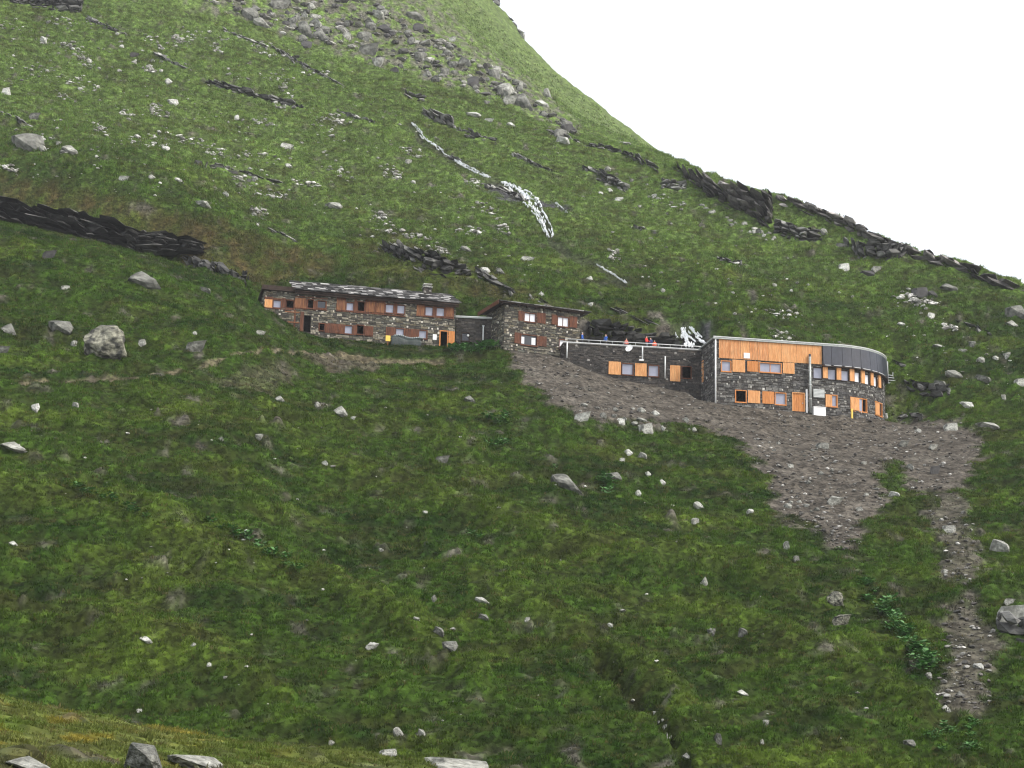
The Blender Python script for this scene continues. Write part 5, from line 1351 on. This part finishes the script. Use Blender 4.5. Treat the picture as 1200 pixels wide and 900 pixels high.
ledge([(-25, 221, 256), (0, 226, 262), (50, 236, 272), (100, 243, 282), (140, 256, 290), (160, 264, 292)], 'black layered cliff behind the grassy shoulder at far left', 8, 0.5, 202, 235, 'rock_cliff', cat='cliff', back=.5, layer=(.22, .6), block=(1.5, 4.5), depth=8.0, y_fix=[206.5, 206.5, 206, 205.6, 205.2, 205])
ledge([(158, 262, 286), (185, 268, 286), (215, 277, 286), (238, 285, 289)], 'low dark rock step continuing the far-left black cliff', 9, 0.6, 202, 235, back=.5, block=(1, 4), layer=(.25, .6), depth=4, y_fix=[205.5, 206, 206.5, 207])
ledge([(202, 293, 300), (240, 304, 316), (270, 314, 325), (290, 322, 331)], 'narrow dark ledge above the shoulder next to the old hut', 10, 0.8, 196, 235, back=.12)
ledge([(240, 92, 98), (265, 95, 106), (300, 106, 116), (340, 116, 126), (358, 124, 129)], 'thin dark ledge on the upper slope below the scree', 11, 0.95, 200, 330, back=.12)
ledge([(228, 190, 194), (260, 192, 199), (290, 201, 207), (335, 213, 219)], 'low broken ledge in the middle of the upper left slope', 12, 1.6, 200, 300, back=.5)
ledge([(446, 283, 292), (470, 284, 304), (500, 290, 322), (530, 304, 326), (552, 316, 326)], 'dark rocky hollow above the old hut chimney', 13, 0.75, 200, 240, cat='rock face', back=.1, depth=4)
ledge([(558, 312, 322), (580, 322, 336), (604, 340, 348)], 'grey rock spur behind the second old hut', 14, 1.3, 200, 240, back=.12)
ledge([(688, 374, 400), (720, 378, 402), (760, 388, 402), (792, 394, 404)], 'dark overhanging rock behind the terrace people', 15, 0.6, 200, 225, cat='rock face', back=0.05, over=.6, y_fix=[203.9, 204.3, 205.0, 205.5], depth=5.0)
ledge([(718, 352, 366), (750, 366, 378), (785, 380, 391)], 'grey slab band slanting above the terrace', 16, 1.2, 200, 230, back=.8, layer=(.2, .5), block=(1.5, 5))
ledge([(474, 106, 112), (486, 108, 119), (500, 112, 120)], 'dark slab block above the start of the stream', 17, 1.3, 230, 330, back=.1)
ledge([(496, 124, 136), (512, 126, 146), (532, 136, 152)], 'layered grey outcrop beside the start of the stream', 18, 2.0, 230, 330, back=.15, layer=(.4, .9))
ledge([(532, 142, 152), (555, 150, 164), (584, 160, 170)], 'layered grey outcrop right of the stream start', 19, 1.9, 230, 330, back=.4, layer=(.3, .7))
ledge([(684, 192, 200), (702, 196, 212), (724, 204, 222), (738, 216, 227)], 'stepped grey outcrop on the upper right slope', 20, 1.7, 230, 300, back=.2)
ledge([(684, 166, 171), (705, 167, 176), (722, 173, 180), (760, 184, 196), (775, 196, 206)], 'brown rock step below the far spur', 21, 1.3, 230, 310, back=.12)
ledge([(8, -14, 4), (40, -12, 9), (70, -10, 14), (97, -4, 17)], 'dark crag at the top left corner', 22, 0.8, 200, 380, 'rock_cliff', cat='cliff', back=.1)
ledge([(558, -22, 2), (576, -14, 10), (590, 14, 24), (612, 36, 50), (616, 46, 56)], 'dark crag on the far skyline at the top', 23, 1.3, 400, 560, 'rock_cliff', cat='cliff', back=.05, y_fix=[489, 487, 483, 478, 477], layer=(.8, 2), block=(1.2, 4))
ledge([(1062, 446, 456), (1085, 446, 466), (1116, 450, 467)], 'dark rock step on the slope just right of the new building', 24, 1.0, 190, 225, back=.12)
ledge([(1055, 484, 491), (1085, 484, 491)], 'low rock edge above the gravel right of the new building', 25, 1.6, 180, 225, back=.12)
ledge([(568, 213, 220), (590, 214, 226), (620, 231, 240)], 'wet grey rock beneath the waterfall', 27, 2.0, 215, 300, back=.8, layer=(.3, .6))
ledge([(788, 388, 406), (812, 388, 408), (832, 392, 410)], 'wet black rock under the little waterfall behind the terrace', 28, 0.8, 200, 225, back=.5, y_fix=[205.3, 205.6, 205.9], layer=(.3, .6))
ledge([(1170, 718, 738), (1200, 722, 752), (1230, 730, 760)], 'dark hollow rock under the big slanting slab', 29, .8, 90, 200, back=.2, depth=1.5)

ledge([(100, 18, 22), (125, 27.0, 34.0), (150, 40, 43)], 'small broken rock step on the upper left slope under the crag', 60, 1.7, 190, 330, back=.25, layer=(.3, .7), block=(.6, 1.8), depth=2.0)
ledge([(180, 60, 64), (202, 69.0, 76.0), (225, 82, 85)], 'small broken rock step on the upper left slope among white stones', 61, 1.7, 190, 330, back=.25, layer=(.3, .7), block=(.6, 1.8), depth=2.0)
ledge([(262, 32, 36), (290, 42.0, 49.0), (318, 56, 59)], 'small broken rock step on the slope just under the left scree', 62, 1.7, 190, 330, back=.25, layer=(.3, .7), block=(.6, 1.8), depth=2.0)
ledge([(318, 52, 56), (345, 66.0, 73.0), (372, 84, 87)], 'small broken rock step on the slope under the middle scree', 63, 1.7, 190, 330, back=.25, layer=(.3, .7), block=(.6, 1.8), depth=2.0)
ledge([(366, 78, 82), (385, 87.0, 94.0), (405, 100, 103)], 'small broken rock step on the slope left of the stream head', 64, 1.7, 190, 330, back=.25, layer=(.3, .7), block=(.6, 1.8), depth=2.0)
ledge([(0, 128, 132), (22, 137.0, 144.0), (44, 150, 153)], 'small broken rock step on the far left slope beside the big blocky boulder', 65, 1.7, 190, 330, back=.25, layer=(.3, .7), block=(.6, 1.8), depth=2.0)
ledge([(330, 60, 64), (341, 61.0, 68.0), (352, 66, 69)], 'small broken rock step on the slope below the scree, short', 66, 1.7, 190, 330, back=.25, layer=(.3, .7), block=(.6, 1.8), depth=2.0)
ledge([(395, 128, 132), (417, 133.0, 140.0), (440, 142, 145)], 'small broken rock step on the slope left of the stream', 67, 1.7, 190, 330, back=.25, layer=(.3, .7), block=(.6, 1.8), depth=2.0)
ledge([(600, 178, 182), (625, 187.0, 194.0), (650, 200, 203)], 'small broken rock step on the slope right of the stream', 68, 1.7, 190, 330, back=.25, layer=(.3, .7), block=(.6, 1.8), depth=2.0)
ledge([(640, 150, 154), (662, 156.0, 163.0), (684, 166, 169)], 'small broken rock step on the slope under the scree end', 69, 1.7, 190, 330, back=.25, layer=(.3, .7), block=(.6, 1.8), depth=2.0)
ledge([(740, 262, 266), (756, 265.0, 272.0), (772, 272, 275)], 'small broken rock step on the mid slope above the terrace', 70, 1.7, 190, 330, back=.25, layer=(.3, .7), block=(.6, 1.8), depth=2.0)
ledge([(620, 345, 349), (644, 353.5, 360.5), (668, 366, 369)], 'small broken rock step on the bank above the second hut', 71, 1.7, 190, 330, back=.25, layer=(.3, .7), block=(.6, 1.8), depth=2.0)
ledge([(300, 258, 262), (326, 269.0, 276.0), (352, 284, 287)], 'small broken rock step on the slope above the old hut roof', 72, 1.7, 190, 330, back=.25, layer=(.3, .7), block=(.6, 1.8), depth=2.0)
ledge([(840, 300, 304), (856, 302.0, 309.0), (872, 308, 311)], 'small broken rock step on the slope above the new building', 73, 1.7, 190, 330, back=.25, layer=(.3, .7), block=(.6, 1.8), depth=2.0)
ledge([(1118, 372, 376), (1143, 380.0, 387.0), (1168, 392, 395)], 'small broken rock step on the right slope under the skyline', 74, 1.7, 190, 330, back=.25, layer=(.3, .7), block=(.6, 1.8), depth=2.0)
ledge([(1040, 420, 424), (1057, 424.0, 431.0), (1075, 432, 435)], 'small broken rock step on the slope behind the rounded end', 75, 1.7, 190, 330, back=.25, layer=(.3, .7), block=(.6, 1.8), depth=2.0)
ledge([(520, 180, 184), (534, 183.0, 190.0), (548, 190, 193)], 'small broken rock step on the slope beside the stream', 76, 1.7, 190, 330, back=.25, layer=(.3, .7), block=(.6, 1.8), depth=2.0)

# ------------------------------------------------------------------ running water
def water(pts, widths, label, seed, name='waterfall', ymin=200, lift=0.25, y_fix=None, braid=3):
    rs = np.random.RandomState(seed); V, Fc = [], []
    dense = []
    for (a, b) in zip(pts[:-1], pts[1:]):
        n = max(2, int(math.hypot(b[0] - a[0], b[1] - a[1]) / 1.2))
        for k in range(n): dense.append((a[0] + (b[0] - a[0]) * k / n, a[1] + (b[1] - a[1]) * k / n))
    W_ = np.interp(np.linspace(0, 1, len(dense)), np.linspace(0, 1, len(widths)), widths)
    for br in range(braid):
        off = rs.uniform(-1, 1); on = True; prev = None; ph = rs.uniform(0, 6)
        for k, (u, v) in enumerate(dense):
            if rs.rand() < 0.2: on = not on
            off += rs.uniform(-.12, .12); off = max(-1, min(1, off))
            uu = u + off * W_[k] * 0.85 + 0.3 * math.sin(k * .7 + ph)
            if y_fix: p = at(uu, v, y_fix[0] + (y_fix[1] - y_fix[0]) * k / len(dense))
            else:
                p = hit(uu, v, ymin)
                if p is None: prev = None; continue
            w = W_[k] * p[1] / F * rs.uniform(.035, .11)
            row = [p + np.array([x * w, -0.12 - (0.10 if abs(x) < .5 else 0), lift * (1 if abs(x) < .5 else .35) + rs.uniform(-.05, .05)]) for x in (-1, -.35, .35, 1)]
            idx = len(V); V += row
            if prev is not None and on and abs(V[prev][1] - row[0][1]) < 4: Fc += [(prev + i, prev + i + 1, idx + i + 1, idx + i) for i in range(3)]
            prev = idx
    o = obj(name, V, Fc, 'water', None)
    return tag(o, label, 'waterfall' if name == 'waterfall' else 'stream', None, 'structure')
water(STREAM[:7], [3, 6, 5, 6, 4], 'thin white stream tumbling down the upper slope', 1, 'stream', 215, braid=5)
water([(588, 215), (600, 221), (612, 230), (622, 240), (632, 252), (640, 266), (645, 281)], [6, 14, 16, 8, 7, 6], 'white water falling over the wet rock on the upper slope', 2, braid=10, ymin=215)
water([(616, 232), (626, 236), (636, 244)], [4, 7, 3], 'white side spill right of the fall', 4, braid=3, ymin=215)
water([(652, 239), (658, 245), (666, 252)], [3, 4, 2], 'small white side trickle', 3, 'stream', 215)
water([(700, 312), (718, 322), (736, 334)], [1.5, 3, 2], 'broken thin trickle below the fall', 5, 'stream', 205)
water([(797, 386), (799, 394), (803, 402), (806, 410)], [7, 9, 12], 'left strand of the little waterfall behind the terrace', 6, braid=9, y_fix=(204.9, 204.2))
water([(803, 390), (812, 398), (820, 408)], [5, 9, 14], 'middle fan of the little waterfall behind the terrace', 9, braid=7, y_fix=(204.8, 204.2))
water([(810, 385), (816, 391), (823, 398), (829, 406)], [3, 5, 7], 'right strand of the little waterfall behind the terrace', 7, braid=6, y_fix=(204.9, 204.2))


# ------------------------------------------------------------------ broad-leaved plants
def leaf_clump(seed, n=34):
    rs = np.random.RandomState(seed); V, Fc = [], []
    for k in range(n):
        a = rs.uniform(0, 6.28); r_ = rs.uniform(.05, .5); L = rs.uniform(.22, .45); el = rs.uniform(.15, 1.1); h = rs.uniform(.1, .55)
        d = np.array([math.cos(a) * math.cos(el), math.sin(a) * math.cos(el), math.sin(el)]); s = np.array([-math.sin(a), math.cos(a), 0])
        c = np.array([math.cos(a) * r_, math.sin(a) * r_, h]); i = len(V); w = L * .36
        V += [c, c + d * L * .35 + s * w, c + d * L * .35 - s * w, c + d * L * .75 + s * w * .8 - [0, 0, .05], c + d * L * .75 - s * w * .8 - [0, 0, .05], c + d * L - [0, 0, .12]]
        Fc += [(i, i + 2, i + 1), (i + 1, i + 2, i + 4, i + 3), (i + 3, i + 4, i + 5)]
    for k in range(6):
        a = rs.uniform(0, 6.28); i = len(V); t = np.array([math.cos(a) * .25, math.sin(a) * .25, .45]); V += [np.array([-.015, 0, -.3]), np.array([.015, 0, -.3]), t]; Fc += [(i, i + 1, i + 2)]
    return mesh_data('leafy_plant', V, Fc, 'leaf', flat=True)
CL = [leaf_clump(k) for k in range(5)]
def plants(spots, label, group, seed, size=(0.9, 1.5)):
    rs = np.random.RandomState(seed); made = []
    for u, v in spots:
        p = hit(u, v + 2, 60)
        if p is None: continue
        o = bpy.data.objects.new('leafy_plant', CL[rs.randint(5)]); COL.objects.link(o)
        s = rs.uniform(*size); o.scale = (s, s, s * rs.uniform(.8, 1.1)); o.rotation_euler = (0, 0, rs.uniform(0, 6.28)); o.location = (p[0], p[1], p[2] + .02)
        made.append(tag(o, label, 'plant', group))
    if len(made) > 1: rank_labels(made, label)
rsP = np.random.RandomState(15)
plants([(rsP.uniform(526, 578), rsP.uniform(403, 414)) for _ in range(30)], 'broad-leaved plant in the thicket before the low dark link', 'plants before the link building', 1, (0.9, 1.6))
plants([(578, 493), (587, 497), (570, 491), (592, 492)], 'broad-leaved plant in the upper clump below the gravel', 'plants left of the gravel, upper', 2)
plants([(583, 519), (576, 523), (590, 521)], 'broad-leaved plant in the lower clump below the gravel', 'plants left of the gravel, lower', 3)
plants([(710, 564), (716, 571), (712, 578), (704, 566)], 'broad-leaved plant beside the broken grey outcrop', 'plants by the outcrop', 4, (1, 1.7))
plants([(78 + 10 * k + rsP.uniform(-4, 4), 568 + 4 * k + rsP.uniform(-4, 4)) for k in range(10)], 'broad-leaved plant in the upper row on the lower left slope', 'plant row, upper left', 5, (.6, 1.1))
plants([(250 + 9 * k + rsP.uniform(-4, 4), 615 + 4.5 * k + rsP.uniform(-5, 5)) for k in range(12)], 'broad-leaved plant in the lower row on the left slope', 'plant row, lower left', 6, (.6, 1.1))
plants([(1010 + 82 * t + rsP.uniform(-10, 10), 680 + 108 * t + rsP.uniform(-7, 7)) for t in np.linspace(0, 1, 34) ** .7], 'broad-leaved plant in the green strip left of the gravel scar', 'plants by the gravel scar', 7, (.7, 1.3))
plants([(rsP.uniform(1090, 1150), rsP.uniform(850, 880)) for _ in range(10)], 'broad-leaved plant near the bottom right corner', 'plants bottom right', 8, (.6, 1.1))
plants([(552, 626), (562, 630), (650, 548)], 'small broad-leaved plant alone in the central meadow', 'plants mid meadow', 9, (.6, .9))

# ------------------------------------------------------------------ people on the terrace
def person_material(name, jacket, trousers, skin=(0.50, 0.31, 0.22)):
    m, n, l, b = nodes_of(name)
    tc = n.new('ShaderNodeTexCoord'); sp = n.new('ShaderNodeSeparateXYZ'); l.new(tc.outputs['Object'], sp.inputs[0])
    rp_ = n.new('ShaderNodeValToRGB'); rp_.color_ramp.interpolation = 'CONSTANT'
    e = rp_.color_ramp.elements; e[0].position = 0; e[0].color = (0.03, 0.025, 0.02, 1); e[1].position = 0.05; e[1].color = (*trousers, 1)
    x = e.new(0.47); x.color = (*jacket, 1); x = e.new(0.735); x.color = (*skin, 1)
    dv = n.new('ShaderNodeMath'); dv.operation = 'DIVIDE'; dv.inputs[1].default_value = 2.0
    l.new(sp.outputs['Z'], dv.inputs[0]); l.new(dv.outputs[0], rp_.inputs[0])
    nz = n.new('ShaderNodeTexNoise'); nz.inputs['Scale'].default_value = 9; mu = n.new('ShaderNodeMapRange'); mu.inputs['To Min'].default_value = .8; mu.inputs['To Max'].default_value = 1.2
    l.new(nz.outputs['Fac'], mu.inputs['Value']); sc_ = n.new('ShaderNodeVectorMath'); sc_.operation = 'SCALE'
    l.new(rp_.outputs[0], sc_.inputs[0]); l.new(mu.outputs[0], sc_.inputs['Scale']); l.new(sc_.outputs[0], b.inputs['Base Color'])
    b.inputs['Roughness'].default_value = 0.8
    return m
mat('hair_dark', (0.03, 0.02, 0.015), 0.7, 0.2); mat('cap_pale', (0.6, 0.58, 0.52), 0.8, 0.1); mat('eye', (0.02, 0.02, 0.02), 0.3, 0.05)
def person(q, w, h, yaw, jacket, trousers, label, arm=0.0, hat=None):
    base = TERR.pt(q, w, TERR_Z + 0.10)
    root = empty('person', base, label, 'person', 'people on the terrace'); root.rotation_euler = (0, 0, yaw); s = h / 1.75
    V = [(0, 0, .95), (0, 0, 1.12), (0, .01, 1.32), (0, .01, 1.44), (0, 0, 1.52), (0, -.01, 1.60), (0, -.02, 1.68), (0, -.01, 1.74), (0, -.105, 1.615)]
    Rr = [.145, .14, .165, .12, .055, .085, .098, .06, .018]; E = [(0, 1), (1, 2), (2, 3), (3, 4), (4, 5), (5, 6), (6, 7), (5, 8)]
    for sd in (-1, 1):
        k = len(V); V += [(.1 * sd, 0, .88), (.105 * sd, -.02, .5), (.11 * sd, .02, .09), (.12 * sd, -.15, .05)]; Rr += [.095, .065, .045, .04]; E += [(0, k), (k, k + 1), (k + 1, k + 2), (k + 2, k + 3)]
        b_ = arm if sd > 0 else arm * .4
        k = len(V); V += [(.19 * sd, .01, 1.40), (.24 * sd, -.02 - .12 * b_, 1.13), (.22 * sd, -.08 - .27 * b_, .90 + .22 * b_), (.215 * sd, -.09 - .33 * b_, .84 + .25 * b_)]; Rr += [.068, .05, .036, .03]; E += [(3, k), (k, k + 1), (k + 1, k + 2), (k + 2, k + 3)]
        hx, hy, hz = V[-1]; kh = k + 3
        for f_, (dx, L) in enumerate(((-.03, .075), (-.011, .085), (.01, .08), (.028, .06))):
            j = len(V); V += [(hx + dx * .9, hy - .02, hz - .05), (hx + dx, hy - .035, hz - .05 - L * .8)]; Rr += [.010, .008]; E += [(kh, j), (j, j + 1)]
        j = len(V); V += [(hx - .035 * sd, hy - .035, hz - .03)]; Rr += [.010]; E += [(kh, j)]
    me = bpy.data.meshes.new('body'); me.from_pydata([tuple(np.array(v) * s) for v in V], E, [])
    o = bpy.data.objects.new('body', me); COL.objects.link(o); o.parent = root
    me.materials.append(person_material('clothes_%d' % len(bpy.data.materials), jacket, trousers))
    md = o.modifiers.new('skin', 'SKIN'); md.use_smooth_shade = True
    for i, d in enumerate(me.skin_vertices[0].data): d.radius = (Rr[i] * s * (1.25 if i in (1, 2, 3) else 1), Rr[i] * s); d.use_root = (i == 0)
    o.modifiers.new('sub', 'SUBSURF').levels = 1; o.modifiers['sub'].render_levels = 1
    v, f = ICO2; keep = v[:, 2] * .8 + v[:, 1] * .75 > -0.1
    idx = {i: k for k, i in enumerate(np.nonzero(keep)[0])}
    hv = v[keep] * np.array([.108, .122, .118]) * s + np.array([0, .012, 1.69]) * s; hf = [tuple(idx[i] for i in p) for p in f if all(keep[i] for i in p)]
    hm = mesh_data('hair', hv, hf, 'hair_dark', flat=False); ho = bpy.data.objects.new('hair', hm); COL.objects.link(ho); ho.parent = root
    for sd in (-1, 1):
        em = mesh_data('eye', ICO2[0] * .012 * s + np.array([.036 * sd, -.112, 1.655]) * s, ICO2[1], 'eye', flat=False); eo = bpy.data.objects.new('eye', em); COL.objects.link(eo); eo.parent = root
    if hat:
        keep = v[:, 2] > 0.05; idx = {i: k for k, i in enumerate(np.nonzero(keep)[0])}
        cv = v[keep] * np.array([.125, .14, .12]) * s + np.array([0, 0, 1.69]) * s; cf = [tuple(idx[i] for i in p) for p in f if all(keep[i] for i in p)]
        co = bpy.data.objects.new('cap', mesh_data('cap', cv, cf, hat, flat=False)); COL.objects.link(co); co.parent = root
    return root
_, TERR_Z = TERR.pix(742, 406.8)
BLUE, RED, ORG, PINK = (0.02, 0.10, 0.42), (0.62, 0.035, 0.025), (0.75, 0.12, 0.05), (0.55, 0.16, 0.12)
for u, back_, h, yaw, jk, tr_, lab, arm, hat in [
    (684.5, 1.5, 1.75, 1.3, BLUE, (.03, .03, .04), 'person in a blue jacket and pale cap nearest the second old hut', .3, 'cap_pale'),
    (712.5, 1.7, 1.75, -.8, BLUE, (.05, .04, .03), 'bare-headed person in a blue jacket on the terrace above the first orange shutter', .8, None),
    (738.5, 3.0, 1.7, .3, PINK, (.03, .03, .04), 'person in a dull red top standing behind the satellite dish', .2, None),
    (759.5, 1.3, 1.72, .9, RED, (.04, .04, .06), 'person in a bright red jacket at the middle of the terrace', .9, None),
    (765.5, 2.0, 1.72, -.5, (0.03, 0.05, 0.16), (.03, .03, .03), 'person in dark navy just behind the bright red jacket', .1, None),
    (771.5, 3.0, 1.66, 0, ORG, (.05, .05, .06), 'person in an orange-red top at the right of the terrace group', .5, None)]:
    q, _ = TERR.pix(u, 400)
    q2 = q + back_ * (ray(u, 400)[0]) - back_ * 0.03
    person(q2, -back_, h, yaw, jk, tr_, lab, arm, hat)
# ------------------------------------------------------------------ grass: real blades in tufts, instanced over the turf
def tuft(seed, n=16):
    rs = np.random.RandomState(seed); V, Fc = [], []
    for k in range(n):
        a = rs.uniform(0, 6.28); r_ = rs.uniform(0, .42); L = rs.uniform(.18, .42); ln = rs.uniform(.15, .8)
        d = np.array([math.cos(a) * ln, math.sin(a) * ln - .25, 1.0]); d /= np.linalg.norm(d); b_ = rs.uniform(0, 6.28); s = np.array([math.cos(b_), math.sin(b_), 0]) * rs.uniform(.022, .045)
        c = np.array([math.cos(a) * r_, math.sin(a) * r_, -.06]); i = len(V)
        V += [c - s, c + s, c + d * L * .6 + s * .7, c + d * L * .6 - s * .7, c + d * L + np.array([d[0], d[1], -.5]) * L * .25]
        Fc += [(i, i + 1, i + 2, i + 3), (i + 3, i + 2, i + 4)]
    me = mesh_data('grass_tuft', V, Fc, 'grass_blade')
    return bpy.data.objects.new('grass_tuft', me)
TUFTS = [tuft(k) for k in range(4)]
rg = np.random.RandomState(44)
pts_, scl = [], []
for y0, y1, n, s0, s1 in ((14, 44, 26000, .22, .5), (86, 200, 190000, .5, 1.25), (200, 300, 130000, .8, 1.7), (300, 420, 36000, 1.1, 2.2)):
    y = np.sqrt(rg.uniform(y0 ** 2, y1 ** 2, n)); t = rg.uniform(-.365, .365, n)
    pts_.append(np.stack([t * y, y], -1)); scl.append(rg.uniform(s0, s1, n))
pts_ = np.concatenate(pts_); scl = np.concatenate(scl)
veto = sample(np.maximum.reduce([gravel * 1.05, path * 1.1, bare, wetrock, scree * .85, wetline * .8, INSIDE.astype(float) * 2, 1.3 * (1 - KEEP) * 0]), pts_[:, 0], pts_[:, 1])
ok = veto < rg.uniform(0.15, 1.02, len(pts_))
for (x, y, r_) in LAID:
    if r_ > 0.35: ok &= ((pts_[:, 0] - x) ** 2 + (pts_[:, 1] - y) ** 2) > (r_ * .8) ** 2
for base, o in LEDGES:
    for bx_, by_, bz_, bh_ in base[::2]: ok &= ~((np.abs(pts_[:, 0] - bx_) < 0.7) & (pts_[:, 1] > by_ - .4) & (pts_[:, 1] < by_ + 0.6 + .3 * bh_))
pts_, scl = pts_[ok], scl[ok]
lush = sample(mid, pts_[:, 0], pts_[:, 1]) + 0.7 * sample(tuss, pts_[:, 0], pts_[:, 1])
keep_ = rg.rand(len(lush)) < np.clip(0.75 + 1.6 * lush, 0.12, 1.0) + (pts_[:, 1] < 50)
pts_, scl, lush = pts_[keep_], scl[keep_], lush[keep_]
scl = scl * np.clip(0.70 + 0.55 * lush, 0.35, 1.15)          # rank on the hummocks, thin in the hollows
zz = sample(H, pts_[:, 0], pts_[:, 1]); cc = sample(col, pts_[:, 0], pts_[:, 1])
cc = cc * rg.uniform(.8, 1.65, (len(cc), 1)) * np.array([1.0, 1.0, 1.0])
dry = rg.rand(len(cc)) < 0.10
cc[dry] = cc[dry] * .4 + np.array([.16, .135, .055]) * .6
gme = bpy.data.meshes.new('grass')
gme.vertices.add(len(pts_)); gme.vertices.foreach_set('co', np.stack([pts_[:, 0], pts_[:, 1], zz], -1).astype(np.float32).ravel())
A1 = gme.attributes.new('tscale', 'FLOAT', 'POINT'); A1.data.foreach_set('value', scl.astype(np.float32))
A2 = gme.attributes.new('tcol', 'FLOAT_COLOR', 'POINT'); A2.data.foreach_set('color', np.concatenate([cc, np.ones((len(cc), 1))], 1).astype(np.float32).ravel())
A3 = gme.attributes.new('tpick', 'INT', 'POINT'); A3.data.foreach_set('value', rg.randint(0, 4, len(cc)).astype(np.int32))
A4 = gme.attributes.new('trot', 'FLOAT_VECTOR', 'POINT'); A4.data.foreach_set('vector', np.stack([rg.uniform(-.15, .15, len(cc)), rg.uniform(-.15, .15, len(cc)), rg.uniform(-1.2, 1.2, len(cc))], -1).astype(np.float32).ravel())
grass = bpy.data.objects.new('grass', gme); COL.objects.link(grass)
tag(grass, 'short tufted alpine grass covering the slopes', kind='stuff')
ng = bpy.data.node_groups.new('grass_instances', 'GeometryNodeTree')
ng.interface.new_socket('Geometry', in_out='INPUT', socket_type='NodeSocketGeometry'); ng.interface.new_socket('Geometry', in_out='OUTPUT', socket_type='NodeSocketGeometry')
N, Lk = ng.nodes, ng.links
gi, go = N.new('NodeGroupInput'), N.new('NodeGroupOutput')
g2i = N.new('GeometryNodeGeometryToInstance')
for tob in TUFTS:
    oi = N.new('GeometryNodeObjectInfo'); oi.inputs['Object'].default_value = tob; oi.inputs['As Instance'].default_value = True
    Lk.new(oi.outputs['Geometry'], g2i.inputs[0])
def named(nm, ty):
    a = N.new('GeometryNodeInputNamedAttribute'); a.data_type = ty; a.inputs['Name'].default_value = nm; return a.outputs['Attribute']
iop = N.new('GeometryNodeInstanceOnPoints'); iop.inputs['Pick Instance'].default_value = True
Lk.new(gi.outputs[0], iop.inputs['Points']); Lk.new(g2i.outputs[0], iop.inputs['Instance'])
Lk.new(named('tpick', 'INT'), iop.inputs['Instance Index']); Lk.new(named('tscale', 'FLOAT'), iop.inputs['Scale'])
e2r = N.new('FunctionNodeEulerToRotation'); Lk.new(named('trot', 'FLOAT_VECTOR'), e2r.inputs[0]); Lk.new(e2r.outputs[0], iop.inputs['Rotation'])
Lk.new(iop.outputs[0], go.inputs[0])
grass.modifiers.new('grass', 'NODES').node_group = ng

# ------------------------------------------------------------------ the air: thin mist that pales the far slope
hv = [(x, y, z) for x in (-900, 900) for y in (-40, 1500) for z in (-140, 420)]
hz_me = bpy.data.meshes.new('haze'); hz_me.from_pydata(hv, [], [(0, 1, 3, 2), (4, 6, 7, 5), (0, 4, 5, 1), (2, 3, 7, 6), (0, 2, 6, 4), (1, 5, 7, 3)]); hz_me.update()
m = bpy.data.materials.new('haze'); m.use_nodes = True
n, l = m.node_tree.nodes, m.node_tree.links; n.clear()
vo = n.new('ShaderNodeVolumePrincipled'); vo.inputs['Color'].default_value = (0.95, 0.97, 1.0, 1); vo.inputs['Density'].default_value = HAZE_DENSITY; vo.inputs['Anisotropy'].default_value = 0.0
mo = n.new('ShaderNodeOutputMaterial'); l.new(vo.outputs[0], mo.inputs['Volume'])
hz_me.materials.append(m)
haze = bpy.data.objects.new('haze', hz_me); COL.objects.link(haze); tag(haze, kind='stuff')
